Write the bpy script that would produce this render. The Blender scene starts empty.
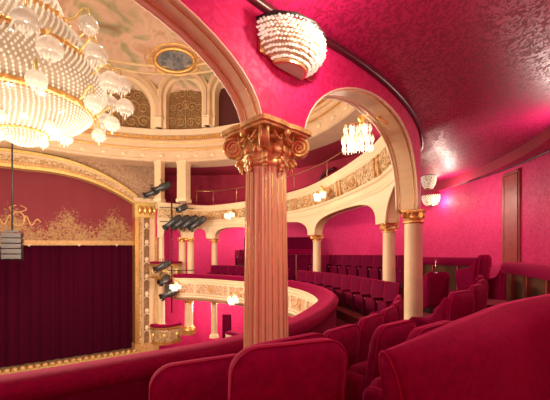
import bpy, math, random
from mathutils import Vector, Matrix
random.seed(7)
PI = math.pi
EZ = 6.5                      # eye height above the stalls floor; everything below is laid out from eye level
scene = bpy.context.scene
col = scene.collection

# ------------------------------------------------------------------ materials
def new_mat(name):
    m = bpy.data.materials.new(name); m.use_nodes = True
    return m, m.node_tree.nodes, m.node_tree.links, m.node_tree.nodes['Principled BSDF']

def setp(b, **kw):
    names = dict(rough='Roughness', metal='Metallic', sheen='Sheen Weight', sheen_rough='Sheen Roughness', sheen_tint='Sheen Tint',
                 spec='Specular IOR Level', coat='Coat Weight', emit='Emission Strength', ecol='Emission Color', trans='Transmission Weight')
    for k, v in kw.items():
        b.inputs[names[k]].default_value = v

def c4(c): return (c[0], c[1], c[2], 1.0)

def plain(name, c, rough=.5, metal=0, var=0, vscale=8, bump=0, bscale=40, **kw):
    m, N, L, b = new_mat(name)
    b.inputs['Base Color'].default_value = c4(c); setp(b, rough=rough, metal=metal, **kw)
    tc = N.new('ShaderNodeTexCoord')
    if var:
        n = N.new('ShaderNodeTexNoise'); n.inputs['Scale'].default_value = vscale; n.inputs['Detail'].default_value = 3
        r = N.new('ShaderNodeValToRGB')
        r.color_ramp.elements[0].position = .3; r.color_ramp.elements[1].position = .7
        r.color_ramp.elements[0].color = c4([x*(1-var) for x in c]); r.color_ramp.elements[1].color = c4([min(1, x*(1+var)) for x in c])
        L.new(tc.outputs['Object'], n.inputs['Vector']); L.new(n.outputs['Fac'], r.inputs['Fac']); L.new(r.outputs['Color'], b.inputs['Base Color'])
    if bump:
        n2 = N.new('ShaderNodeTexNoise'); n2.inputs['Scale'].default_value = bscale; n2.inputs['Detail'].default_value = 2
        bp = N.new('ShaderNodeBump'); bp.inputs['Strength'].default_value = bump; bp.inputs['Distance'].default_value = .02
        L.new(tc.outputs['Object'], n2.inputs['Vector']); L.new(n2.outputs['Fac'], bp.inputs['Height']); L.new(bp.outputs['Normal'], b.inputs['Normal'])
    return m

def two_tone(name, c1, c2, scale, distort=1.5, lo=.46, hi=.54, rough1=.5, rough2=.35, bump=.2, metal2=0, detail=2, **kw):
    """woven or carved pattern: a distorted noise cut into two tones"""
    m, N, L, b = new_mat(name); setp(b, **kw)
    tc = N.new('ShaderNodeTexCoord')
    n = N.new('ShaderNodeTexNoise'); n.inputs['Scale'].default_value = scale; n.inputs['Detail'].default_value = detail; n.inputs['Distortion'].default_value = distort
    r = N.new('ShaderNodeValToRGB'); r.color_ramp.elements[0].position = lo; r.color_ramp.elements[1].position = hi
    mix = N.new('ShaderNodeMix'); mix.data_type = 'RGBA'
    mix.inputs[6].default_value = c4(c1); mix.inputs[7].default_value = c4(c2)
    mr = N.new('ShaderNodeMapRange'); mr.inputs['To Min'].default_value = rough1; mr.inputs['To Max'].default_value = rough2
    bp = N.new('ShaderNodeBump'); bp.inputs['Strength'].default_value = bump; bp.inputs['Distance'].default_value = .02
    L.new(tc.outputs['Object'], n.inputs['Vector']); L.new(n.outputs['Fac'], r.inputs['Fac'])
    L.new(r.outputs['Color'], mix.inputs[0]); L.new(mix.outputs[2], b.inputs['Base Color'])
    L.new(r.outputs['Color'], mr.inputs['Value']); L.new(mr.outputs['Result'], b.inputs['Roughness'])
    L.new(r.outputs['Color'], bp.inputs['Height']); L.new(bp.outputs['Normal'], b.inputs['Normal'])
    if metal2:
        mm = N.new('ShaderNodeMath'); mm.operation = 'MULTIPLY'; mm.inputs[1].default_value = metal2
        L.new(r.outputs['Color'], mm.inputs[0]); L.new(mm.outputs[0], b.inputs['Metallic'])
    return m

M = {}
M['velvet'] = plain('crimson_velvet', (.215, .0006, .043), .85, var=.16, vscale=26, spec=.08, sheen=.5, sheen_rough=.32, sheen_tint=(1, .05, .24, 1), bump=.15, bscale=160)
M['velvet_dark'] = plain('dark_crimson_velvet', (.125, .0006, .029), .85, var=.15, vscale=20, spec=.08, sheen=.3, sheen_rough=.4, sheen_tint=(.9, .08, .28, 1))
M['piping'] = plain('crimson_piping', (.36, .006, .06), .7, spec=.1)
M['carpet'] = plain('crimson_carpet', (.20, .004, .025), .95, var=.2, vscale=40)
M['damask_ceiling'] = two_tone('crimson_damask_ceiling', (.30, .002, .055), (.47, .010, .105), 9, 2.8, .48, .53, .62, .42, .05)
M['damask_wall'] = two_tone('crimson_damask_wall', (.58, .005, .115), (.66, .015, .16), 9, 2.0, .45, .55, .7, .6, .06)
M['red_wall'] = plain('dusky_red_wall', (.40, .02, .06), .8, var=.1, vscale=2)
M['cream'] = plain('cream_plaster', (.80, .60, .38), .45, var=.06, vscale=3)
M['soffit'] = plain('peach_plaster', (.84, .66, .38), .5, var=.05, vscale=2)
M['column_near'] = plain('peach_column', (.92, .80, .42), .36, var=.04, vscale=3)
M['cornice'] = plain('cornice_peach', (.74, .54, .36), .5, var=.08, vscale=2)
M['ivory'] = plain('ivory_moulding', (.85, .68, .46), .4)
M['relief'] = two_tone('carved_cream_gold', (.82, .62, .38), (.46, .25, .09), 5, 3.4, .47, .56, .5, .35, .9, metal2=.3)
M['relief_pink'] = two_tone('carved_pink_cream', (.84, .67, .45), (.58, .25, .15), 5.5, 3.4, .47, .55, .5, .45, .8)
M['spandrel'] = two_tone('carved_shaded_spandrel', (.50, .34, .23), (.36, .20, .11), 4, 2.5, .42, .58, .6, .5, .5)  # both tones darkened to carry the shade under the ring cornice
M['grille'] = plain('bronze_grille', (.50, .31, .14), .45, .35, var=.2, vscale=8)
M['relief_dark'] = two_tone('carved_bronze_gold', (.20, .11, .06), (.56, .33, .14), 10, 3.0, .44, .56, .5, .35, .9, metal2=.4)
M['gold'] = plain('gilding', (.83, .50, .17), .34, .75, var=.18, vscale=14, bump=.3, bscale=50)
M['old_gold'] = plain('old_gilding', (.86, .62, .22), .36, .35, var=.25, vscale=18, bump=.25, bscale=60)
M['gilt_wood'] = plain('gilded_wood', (.66, .38, .16), .5, .2, var=.2, vscale=10)
M['dark_metal'] = plain('dark_metal', (.045, .035, .035), .45, .4)
M['grey_metal'] = plain('grey_lamp_metal', (.075, .08, .085), .4, .5, var=.2, vscale=12)
M['lens'] = plain('lamp_lens', (.25, .28, .3), .1, .3)
M['brass'] = plain('brass', (.75, .5, .25), .3, .9)
M['chrome'] = plain('bright_metal', (.75, .72, .7), .2, .9)
M['curtain'] = plain('stage_curtain', (.058, .0006, .015), .95, spec=.1)
M['wood'] = plain('brown_wood', (.085, .030, .016), .7, var=.3, vscale=5, spec=.15)
M['door_wood'] = plain('red_brown_door', (.30, .045, .04), .4, var=.15, vscale=4)
M['stage_wood'] = plain('stage_boards', (.30, .18, .09), .6, var=.2, vscale=3)
M['moulding'] = plain('dark_ceiling_moulding', (.075, .01, .015), .35)
M['crystal'] = None
def crystal(name, c, trans_w, emit, ecol=(1, .86, .66)):
    m, N, L, b = new_mat(name)
    b.inputs['Base Color'].default_value = c4(c); setp(b, rough=.12, spec=.9)
    out = N['Material Output']; t = N.new('ShaderNodeBsdfTranslucent'); t.inputs['Color'].default_value = c4(c)
    mx = N.new('ShaderNodeMixShader'); mx.inputs['Fac'].default_value = trans_w
    L.new(b.outputs[0], mx.inputs[1]); L.new(t.outputs[0], mx.inputs[2]); L.new(mx.outputs[0], out.inputs['Surface'])
    setp(b, emit=emit, ecol=c4(ecol))
    return m
M['crystal'] = crystal('lit_crystal_beads', (.97, .95, .91), .45, .24, (1, .91, .76))
M['crystal_near'] = crystal('bright_crystal_beads', (.95, .92, .86), .5, .5, (1, .9, .74))
M['basket_core'] = crystal('warm_basket_lining', (.50, .34, .20), .4, .10, (1, .72, .42))
M['crystal_core'] = crystal('lit_crystal_shade', (.62, .52, .40), .5, .12, (1, .84, .64))
M['glass_shade'] = crystal('frosted_glass_shade', (.80, .76, .72), .5, .0)
def emis(name, c, s):
    m, N, L, b = new_mat(name); b.inputs['Base Color'].default_value = c4(c); setp(b, emit=s, ecol=c4(c)); return m
M['bulb'] = emis('lit_bulb', (1, .84, .62), 5)

def painted_vault():
    m, N, L, b = new_mat('painted_vault'); setp(b, rough=.7)
    tc = N.new('ShaderNodeTexCoord')
    n = N.new('ShaderNodeTexNoise'); n.inputs['Scale'].default_value = .75; n.inputs['Detail'].default_value = 6; n.inputs['Distortion'].default_value = 1.2
    r = N.new('ShaderNodeValToRGB'); e = r.color_ramp.elements
    e[0].position = .28; e[0].color = (.34, .22, .12, 1); e[1].position = .72; e[1].color = (.50, .28, .20, 1)
    for p, c in ((.40, (.46, .40, .24, 1)), (.48, (.68, .46, .33, 1)), (.56, (.74, .51, .38, 1)), (.64, (.60, .36, .24, 1))):
        x = e.new(p); x.color = c
    L.new(tc.outputs['Object'], n.inputs['Vector']); L.new(n.outputs['Fac'], r.inputs['Fac']); L.new(r.outputs['Color'], b.inputs['Base Color'])
    return m
M['painted'] = painted_vault()
M['oval_picture'] = two_tone('dark_painted_oval', (.10, .12, .15), (.28, .26, .26), 3, 1.0, .4, .6, .6, .6, 0)

def valance_mat():
    """crimson cloth whose lower part is embroidered with gold scrolls rising to regular peaks"""
    m, N, L, b = new_mat('embroidered_valance'); setp(b, rough=.75, sheen=.2)
    uv = N.new('ShaderNodeTexCoord'); sp = N.new('ShaderNodeSeparateXYZ'); L.new(uv.outputs['UV'], sp.inputs[0])
    n = N.new('ShaderNodeTexNoise'); n.inputs['Scale'].default_value = 5.5; n.inputs['Detail'].default_value = 5; n.inputs['Distortion'].default_value = 2.0
    L.new(uv.outputs['UV'], n.inputs['Vector'])
    def math_(op, a, bb, c=None):
        q = N.new('ShaderNodeMath'); q.operation = op
        for i, v in enumerate((a, bb, c)):
            if v is None: continue
            if isinstance(v, (int, float)): q.inputs[i].default_value = v
            else: L.new(v, q.inputs[i])
        return q.outputs[0]
    s = math_('ABSOLUTE', math_('SINE', math_('MULTIPLY', sp.outputs[0], 1.5), 0), 0)
    pk = math_('MULTIPLY_ADD', math_('POWER', s, 3), .8, .95)          # height of embroidery at this place
    h = math_('SUBTRACT', pk, sp.outputs[1])                            # >0 inside the embroidered zone
    d = math_('MULTIPLY_ADD', h, .30, -.03)
    d = math_('MINIMUM', d, .14)
    k = math_('ADD', n.outputs['Fac'], d)
    r = N.new('ShaderNodeValToRGB'); r.color_ramp.elements[0].position = .50; r.color_ramp.elements[1].position = .66
    L.new(k, r.inputs['Fac'])
    mix = N.new('ShaderNodeMix'); mix.data_type = 'RGBA'; mix.inputs[6].default_value = (.22, .018, .036, 1); mix.inputs[7].default_value = (.40, .235, .10, 1)
    L.new(r.outputs['Color'], mix.inputs[0]); L.new(mix.outputs[2], b.inputs['Base Color'])
    return m
M['valance'] = valance_mat()

# ------------------------------------------------------------------ mesh builder
class MB:
    def __init__(s): s.v = []; s.f = []; s.mi = []; s.sm = []; s.uv = None
    def add(s, vs, fs, mi=0, smooth=True, X=None):
        o = len(s.v)
        s.v += [tuple(X @ Vector(p)) if X is not None else tuple(p) for p in vs]
        for f in fs: s.f.append(tuple(i+o for i in f)); s.mi.append(mi); s.sm.append(smooth)
        return s
    def box(s, c, d, X=None, mi=0):
        x, y, z = d[0]/2, d[1]/2, d[2]/2
        vs = [(c[0]+a*x, c[1]+b*y, c[2]+e*z) for a in (-1, 1) for b in (-1, 1) for e in (-1, 1)]
        return s.add(vs, [(0, 1, 3, 2), (4, 6, 7, 5), (0, 4, 5, 1), (2, 3, 7, 6), (0, 2, 6, 4), (1, 5, 7, 3)], mi, False, X)
    def bar(s, p, q, w, h, mi=0):
        """rectangular bar from p to q"""
        p, q = Vector(p), Vector(q); d = q-p; L = d.length; d.normalize()
        up = Vector((0, 0, 1)) if abs(d.z) < .9 else Vector((1, 0, 0))
        a = d.cross(up).normalized(); b = a.cross(d)
        R = Matrix((a, d, b)).transposed().to_4x4(); R.translation = (p+q)/2
        return s.box((0, 0, 0), (w, L, h), R, mi)
    def lathe(s, prof, c=(0, 0, 0), n=24, X=None, mi=0, sx=1, sy=1, a0=0, a1=2*PI, smooth=True):
        full = abs(a1-a0-2*PI) < 1e-6; k = n if full else n+1
        vs = []
        for r, z in prof:
            for i in range(k):
                a = a0+(a1-a0)*i/n
                vs.append((c[0]+r*sx*math.cos(a), c[1]+r*sy*math.sin(a), c[2]+z))
        fs = []
        for j in range(len(prof)-1):
            for i in range(n):
                i2 = (i+1) % k
                fs.append((j*k+i, j*k+i2, (j+1)*k+i2, (j+1)*k+i))
        return s.add(vs, fs, mi, smooth, X)
    def tube(s, pts, r, n=8, closed=False, mi=0, X=None):
        pts = [Vector(p) for p in pts]; N = len(pts); rr = r if isinstance(r, (list, tuple)) else [r]*N
        vs = []; prev = None
        for i, p in enumerate(pts):
            a = pts[(i-1) % N] if (closed or i > 0) else p; b = pts[(i+1) % N] if (closed or i < N-1) else p
            t = (b-a)
            if t.length < 1e-9: t = Vector((0, 0, 1))
            t.normalize()
            if prev is None:
                up = Vector((0, 0, 1)) if abs(t.z) < .9 else Vector((1, 0, 0)); u = t.cross(up).normalized()
            else:
                u = prev-t*prev.dot(t)
                u = u.normalized() if u.length > 1e-6 else t.orthogonal().normalized()
            prev = u; w = t.cross(u)
            for k in range(n):
                th = 2*PI*k/n; vs.append(tuple(p+(u*math.cos(th)+w*math.sin(th))*rr[i]))
        fs = []
        for i in range(N if closed else N-1):
            j = (i+1) % N
            for k in range(n):
                k2 = (k+1) % n; fs.append((i*n+k, i*n+k2, j*n+k2, j*n+k))
        if not closed:
            fs.append(tuple(range(n))[::-1]); fs.append(tuple((N-1)*n+k for k in range(n)))
        return s.add(vs, fs, mi, True, X)
    def sweep(s, prof, path, closed_prof=False, mi=0, smooth=False, caps=True):
        """prof: (inward offset, z) ; path: list of ((x,y),(nx,ny)[,dz])"""
        k = len(prof); vs = []
        for q in path:
            (x, y), (nx, ny) = q[0], q[1]; dz = q[2] if len(q) > 2 else 0
            for a, z in prof: vs.append((x+nx*a, y+ny*a, z+dz))
        fs = []
        for i in range(len(path)-1):
            for j in range(k if closed_prof else k-1):
                j2 = (j+1) % k; fs.append((i*k+j, (i+1)*k+j, (i+1)*k+j2, i*k+j2))
        if closed_prof and caps:
            fs.append(tuple(range(k))); fs.append(tuple((len(path)-1)*k+j for j in range(k))[::-1])
        return s.add(vs, fs, mi, smooth)
    def sphere(s, c, r, n=12, mi=0, sc=(1, 1, 1), X=None):
        m = max(4, n//2)
        vs = [(c[0], c[1], c[2]+r*sc[2])]
        for j in range(1, m):
            t = PI*j/m
            for i in range(n):
                a = 2*PI*i/n; vs.append((c[0]+r*sc[0]*math.sin(t)*math.cos(a), c[1]+r*sc[1]*math.sin(t)*math.sin(a), c[2]+r*sc[2]*math.cos(t)))
        vs.append((c[0], c[1], c[2]-r*sc[2])); L = len(vs)-1
        fs = [(0, 1+i, 1+(i+1) % n) for i in range(n)]
        for j in range(m-2):
            for i in range(n):
                i2 = (i+1) % n; fs.append((1+j*n+i, 1+(j+1)*n+i, 1+(j+1)*n+i2, 1+j*n+i2))
        fs += [(L, 1+(m-2)*n+(i+1) % n, 1+(m-2)*n+i) for i in range(n)]
        return s.add(vs, fs, mi, True, X)
    def bead(s, c, r, h, mi=0):
        x, y, z = c
        return s.add([(x, y, z+h), (x+r, y, z), (x, y+r, z), (x-r, y, z), (x, y-r, z), (x, y, z-h)],
                     [(0, 1, 2), (0, 2, 3), (0, 3, 4), (0, 4, 1), (5, 2, 1), (5, 3, 2), (5, 4, 3), (5, 1, 4)], mi, False)
    def pad(s, outline, T, rings=6, X=None, mi=0, lean=0, edge=.35):
        """padded panel: outline in (x,z), bulging to half thickness T along y on both sides; edge = share of T kept at the rim"""
        K = len(outline); cx = sum(p[0] for p in outline)/K; cz = sum(p[1] for p in outline)/K
        zs0 = min(p[1] for p in outline)
        vs = []
        for side in (1, -1):
            for q in range(rings+1):
                t = q/rings
                th = T*(edge+(1-edge)*math.sqrt(max(0, 1-t**5)))
                for x, z in outline:
                    X_, Z_ = cx+(x-cx)*t, cz+(z-cz)*t
                    vs.append((X_, side*th-lean*(Z_-zs0), Z_))
        fs = []; off = (rings+1)*K
        for b, flip in ((0, False), (off, True)):
            for q in range(rings):
                for i in range(K):
                    i2 = (i+1) % K; f = (b+q*K+i, b+q*K+i2, b+(q+1)*K+i2, b+(q+1)*K+i)
                    fs.append(f if flip else f[::-1])
        for i in range(K):
            i2 = (i+1) % K; fs.append((rings*K+i, rings*K+i2, off+rings*K+i2, off+rings*K+i))
        return s.add(vs, fs, mi, True, X)
    def grid(s, fn, nu, nv, mi=0, smooth=True, uvfn=None):
        vs = [fn(i/nu, j/nv) for i in range(nu+1) for j in range(nv+1)]
        fs = [(i*(nv+1)+j, (i+1)*(nv+1)+j, (i+1)*(nv+1)+j+1, i*(nv+1)+j+1) for i in range(nu) for j in range(nv)]
        if uvfn:
            if s.uv is None: s.uv = {}
            for i in range(nu+1):
                for j in range(nv+1): s.uv[len(s.v)+i*(nv+1)+j] = uvfn(i/nu, j/nv)
        return s.add(vs, fs, mi, smooth)
    def prism(s, outline, y0, y1, X=None, mi=0, smooth=False):
        """outline in (x,z), extruded from y0 to y1"""
        K = len(outline)
        vs = [(x, y0, z) for x, z in outline]+[(x, y1, z) for x, z in outline]
        fs = [tuple(range(K)), tuple(range(K, 2*K))[::-1]]+[(i, (i+1) % K+0, (i+1) % K+K, i+K) for i in range(K)]
        return s.add(vs, fs, mi, smooth, X)

def obj(name, mb, mats, parent=None, bevel=0, kind=None, label=None):
    """link a builder as one mesh object; world layout is kept, a top-level mesh gets its origin at its base"""
    me = bpy.data.meshes.new(name)
    if parent is None:
        xs = [p[0] for p in mb.v]; ys = [p[1] for p in mb.v]; zs = [p[2] for p in mb.v]
        o3 = ((min(xs)+max(xs))/2, (min(ys)+max(ys))/2, min(zs))
    else:
        o3 = parent['_base'] if '_base' in parent else (0, 0, 0)
    me.from_pydata([(p[0]-o3[0], p[1]-o3[1], p[2]-o3[2]) for p in mb.v], [], mb.f)
    if not isinstance(mats, (list, tuple)): mats = [mats]
    for m in mats: me.materials.append(M[m])
    for i, p in enumerate(me.polygons): p.material_index = mb.mi[i]; p.use_smooth = mb.sm[i]
    if mb.uv:
        lay = me.uv_layers.new(name='map')
        for lp in me.loops:
            if lp.vertex_index in mb.uv: lay.data[lp.index].uv = mb.uv[lp.vertex_index]
    me.update()
    import bmesh
    bm = bmesh.new(); bm.from_mesh(me); bmesh.ops.recalc_face_normals(bm, faces=bm.faces); bm.to_mesh(me); bm.free()
    o = bpy.data.objects.new(name, me); col.objects.link(o)
    if parent is None:
        o.location = o3
    else:
        o.parent = parent
    o['_base'] = o3
    if bevel:
        b = o.modifiers.new('bevel', 'BEVEL'); b.width = bevel; b.segments = 3; b.limit_method = 'ANGLE'
    if kind: o['kind'] = kind
    if label: o['label'] = label
    return o

def thing(name, base, label, cat, group=None):
    o = bpy.data.objects.new(name, None); col.objects.link(o); o.location = base; o['_base'] = tuple(base)
    o.empty_display_size = .1
    return tag(o, label, cat, group)
def tag(o, label, cat, group=None):
    o['label'] = label; o['category'] = cat
    if group: o['group'] = group
    return o
def copy_tree(o, loc=None, rz=None, label=None, group=None, parent=None, scale=None):
    c = o.copy(); col.objects.link(c)
    if parent is not None: c.parent = parent
    if loc is not None: c.location = loc
    if rz is not None: c.rotation_euler = (0, 0, rz)
    if scale is not None: c.scale = (scale,)*3 if isinstance(scale, (int, float)) else scale
    if label: c['label'] = label
    if group: c['group'] = group
    for ch in list(o.children): copy_tree(ch, parent=c)
    return c

# ------------------------------------------------------------------ plan curves
def cr(p0, p1, p2, p3, t):
    return tuple(.5*((2*b)+(-a+c)*t+(2*a-5*b+4*c-d)*t*t+(-a+3*b-3*c+d)*t**3) for a, b, c, d in zip(p0, p1, p2, p3))
def span(pts, i, u):
    n = len(pts); g = lambda k: pts[max(0, min(n-1, k))]
    p0 = g(i-1) if i > 0 else tuple(2*a-b for a, b in zip(g(0), g(1)))
    p3 = g(i+2) if i+2 < n else tuple(2*a-b for a, b in zip(g(n-1), g(n-2)))
    return cr(p0, g(i), g(i+1), p3, u)
def curve_at(pts, s):
    i = min(len(pts)-2, max(0, int(math.floor(s)))); return span(pts, i, s-i)
def frame_at(pts, s):
    """point and inward (left) normal at parameter s"""
    e = 1e-3; a = curve_at(pts, max(0, s-e)); b = curve_at(pts, min(len(pts)-1, s+e))
    dx, dy = b[0]-a[0], b[1]-a[1]; L = math.hypot(dx, dy)
    return curve_at(pts, s), (-dy/L, dx/L)
def path_of(pts, s0, s1, n):
    return [frame_at(pts, s0+(s1-s0)*k/n) for k in range(n+1)]
def tang(nrm): return math.atan2(-nrm[0], nrm[1])        # direction of travel for an inward normal

COLS = [(-3.7, .15), (-.075, 2.8), (2.6, 6.2), (3.04, 8.8), (1.78, 14.0), (-.75, 17.5), (-3.6, 19.6), (-5.2, 19.25), (-6.6, 18.3)]
PARA = [(-6.2, 1.2), (-4.2, 1.95), (-2.5, 2.85), (-1.45, 3.55), (-.5, 4.3), (.4, 5.65), (1.05, 7.3), (1.42, 8.8), (1.42, 10.5), (1.05, 12.3),
        (.3, 13.9), (-1.4, 15.8), (-3.6, 17.6), (-5.6, 18.3)]
CEN = (-5.0, 11.0)
def ring_pt(R, deg, c=CEN): a = math.radians(deg); return (c[0]+R*math.cos(a), c[1]+R*math.sin(a))

# ------------------------------------------------------------------ arcade between the gallery and the house
SPR = [1.02, 1.02, .80, .80, .80, .80, .92, .92, .92]
APX = [1.88, 2.0, 1.76, 1.55, 1.52, 1.52, 1.50, 1.50]
TOP = [2.30, 1.98, 2.26, 2.36, 2.42, 2.42, 2.42, 2.42, 2.42]
NC = len(COLS)
def wall_top(s):
    i = min(NC-2, int(s)); u = s-i
    z = TOP[i]+(TOP[i+1]-TOP[i])*u
    if i == 1: z += .13*math.sin(PI*u)**.8
    return z
OF, HT = .10, .27                                  # outer and inner face, from the column line
def ht(s):                                         # the nearest pier is slimmer
    return .15 if s <= 1 else (.15+(HT-.15)*min(1, (s-1)/.5))
outer, soff, inner = MB(), MB(), MB()
edges_out, edges_in, line_in = MB(), MB(), MB()
for i in range(NC-1):
    L = math.dist(COLS[i], COLS[i+1]); aL, aR = .27/L, .27/L
    if i == 0: aR = .13/L
    if i == 1: aL = .36/L
    if i == 6: aL = aR = .35/L
    prof = [(0, SPR[i])]
    if i > 0: prof = [(0, SPR[i])]
    K = 28
    arc = []
    for k in range(K+1):
        th = PI*k/K; c, sn = math.cos(th), math.sin(th)
        n_ = 2.0 if i < 3 else 2.7
        mid, hw_ = (aL+1-aR)/2, (1-aL-aR)/2
        uu = mid-hw_*math.copysign(abs(c)**(2/n_), c)
        s0 = SPR[i]+(SPR[i+1]-SPR[i])*uu
        arc.append((uu, s0+(APX[i]-s0)*abs(sn)**(2/n_)))
    prof = [(0, SPR[i])]+arc+[(1, SPR[i+1])]
    fr = [frame_at(COLS, i+u) for u, z in prof]
    def P(k, off, z=None):
        (x, y), (nx, ny) = fr[k]; return (x+nx*off, y+ny*off, prof[k][1] if z is None else z)
    n = len(prof); hk = [ht(i+u) for u, z in prof]
    for k in range(n-1):
        za, zb = wall_top(i+prof[k][0]), wall_top(i+prof[k+1][0]-1e-6)
        outer.add([P(k, -OF), P(k+1, -OF), P(k+1, -OF, zb+.05), P(k, -OF, za+.05)], [(0, 1, 2, 3)], 0, False)
        inner.add([P(k, hk[k]), P(k+1, hk[k+1]), P(k+1, hk[k+1], 2.6), P(k, hk[k], 2.6)], [(0, 1, 2, 3)], 0, False)
        soff.add([P(k, -OF), P(k+1, -OF), P(k+1, hk[k+1]), P(k, hk[k])], [(0, 1, 2, 3)], 0, 0 < k < n-2)
    edges_out.tube([P(k, -OF+.005) for k in range(1, n-1)], .012, 6)
    edges_in.tube([P(k, hk[k]-.005) for k in range(1, n-1)], .022, 6)
    line_in.tube([P(k, -OF+.06) for k in range(1, n-1)], .008, 5)
    line_in.tube([P(k, hk[k]-.06) for k in range(1, n-1)], .008, 5)
arc_o = obj('wall_arcade', outer, 'damask_wall', kind='structure')
obj('arch_soffit', soff, 'soffit', arc_o)
obj('house_face', inner, 'ivory', arc_o)
obj('arch_edge_bead', edges_out, 'ivory', arc_o)
obj('arch_edge_bead', edges_in, 'ivory', arc_o)
obj('gilded_line', line_in, 'gold', arc_o)

# ceiling of the gallery, its dark moulding and the rear wall
RW = 12.7
def radial(p, R): dx, dy = p[0]-CEN[0], p[1]-CEN[1]; L = math.hypot(dx, dy); return (CEN[0]+dx/L*R, CEN[1]+dy/L*R)
def ceil_pt(u, v):
    s = u*(NC-1-1e-4); (x, y), (nx, ny) = frame_at(COLS, s)
    p = (x-nx*(OF-.02), y-ny*(OF-.02)); q = radial((x, y), RW+.05)
    zt = wall_top(s); z = zt+(2.84-zt)*v+.10*math.sin(PI*v)+.022*math.sin(9*v+14*u)*math.sin(PI*v)+.02*math.sin(40*u+2*v)*v*(1-v)*2
    return (p[0]+(q[0]-p[0])*v, p[1]+(q[1]-p[1])*v, z)
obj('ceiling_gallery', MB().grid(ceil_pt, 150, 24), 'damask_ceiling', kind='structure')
mo = MB(); pts = []
for k in range(141):
    s = (NC-1-1e-4)*k/140; (x, y), (nx, ny) = frame_at(COLS, s); pts.append((x-nx*(OF+.03), y-ny*(OF+.03), wall_top(s)-.03))
mo.tube(pts, .036, 8); obj('trim_1', mo, 'moulding', kind='structure')
mo = MB(); mo.tube([(*ring_pt(RW-.02, a), 2.83) for a in range(-92, 121, 2)], .035, 8); obj('trim_2', mo, 'moulding', kind='structure')
rw = MB(); rw.grid(lambda u, v: (*ring_pt(RW, -92+212*u), -2.0+4.95*v), 120, 2); obj('wall_rear', rw, 'damask_wall', kind='structure')

# floors
def loft_floor(name, f0, f1, z, mat, n=80):
    g = MB(); g.grid(lambda u, v: tuple(a+(b-a)*v for a, b in zip(f0(u), f1(u)))+(z,), n, 1); return obj(name, g, mat, kind='structure')
pf = lambda off: (lambda u: (lambda q: (q[0][0]+q[1][0]*off, q[0][1]+q[1][1]*off))(frame_at(PARA, u*(len(PARA)-1-1e-4))))
loft_floor('floor_gallery', pf(0), lambda u: radial(curve_at(COLS, u*(NC-1-1e-4)), RW), -1.92, 'carpet')
def platform(name, pts, back, front, z, n=40):
    mb = MB(); mb.sweep([(-back, -2.2), (front, -2.2), (front, z), (-back, z)], path_of(pts, 0, len(pts)-1-1e-4, n), True)
    return obj(name, mb, 'carpet', kind='structure')
R1 = [(.20, 2.62), (.5, 3.02), (.92, 3.5), (1.28, 3.98), (1.58, 4.5), (1.82, 5.05), (2.0, 5.62), (2.1, 6.0)]
R2 = [(-1.6, 1.35), (-.42, 1.83), (.05, 2.1), (.5, 2.36), (.87, 2.68), (1.3, 3.15), (1.9, 4.0), (2.4, 5.0)]
R3 = [(-1.5, .95), (.08, 1.57), (.9, 2.1), (1.45, 2.85), (2.0, 3.7), (2.65, 4.45), (3.2, 5.2), (3.7, 6.0)]
RA = [(2.85, 7.75), (2.72, 8.5), (2.50, 9.6), (2.25, 10.7), (1.93, 11.8), (1.5, 12.9), (.95, 14.0)]
RB = [(4.15, 10.2), (3.85, 11.2), (3.5, 12.2), (3.0, 13.4), (2.4, 14.6), (1.6, 15.6)]
platform('floor_row_1', R1, .45, .5, -1.60); platform('floor_row_2', R2, .42, .5, -1.50); platform('floor_row_3', R3, .7, .35, -1.38)
platform('floor_row_4', RA, .5, .55, -1.68); platform('floor_row_5', RB, .5, .5, -1.03)
RK = [(4.15, 6.2), (4.85, 7.6), (5.1, 9.0)]
platform('floor_row_6', RK, 2.2, .75, -.97)
platform('floor_row_7', [(3.2, 7.0), (3.75, 7.75), (3.9, 8.4)], .55, .5, -1.36)

# gallery parapet: velvet cushion on a carved front
para = thing('balcony_parapet', (1.42, 9.6, -2.55), 'lower horseshoe balcony parapet with crimson velvet top and carved cream front', 'balcony')
pp = path_of(PARA, 0, len(PARA)-1-1e-4, 150)
cush = [(-.24, -1.24), (-.26, -1.16), (-.22, -1.10), (-.12, -1.075), (0, -1.075), (.12, -1.095), (.22, -1.14), (.27, -1.20), (.26, -1.27), (.2, -1.30), (-.18, -1.30)]
obj('cushion', MB().sweep(cush, pp, True, smooth=True), 'velvet', para)
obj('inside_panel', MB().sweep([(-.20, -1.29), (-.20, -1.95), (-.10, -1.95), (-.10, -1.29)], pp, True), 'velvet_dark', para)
obj('carved_front', MB().sweep([(.10, -1.60), (.17, -1.60), (.20, -2.12), (.10, -2.14)], pp, True), 'relief_pink', para)
obj('upper_moulding', MB().sweep([(.05, -1.30), (.24, -1.30), (.24, -1.36), (.20, -1.40), (.21, -1.50), (.16, -1.54), (.18, -1.61), (.05, -1.61)], pp, True), 'ivory', para)
obj('lower_moulding', MB().sweep([(.0, -2.12), (.22, -2.12), (.23, -2.18), (.18, -2.24), (.20, -2.32), (.12, -2.42), (-.1, -2.52), (-.2, -2.52), (-.2, -2.12)], pp, True), 'ivory', para)
LP_ = len(PARA)-1
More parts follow.
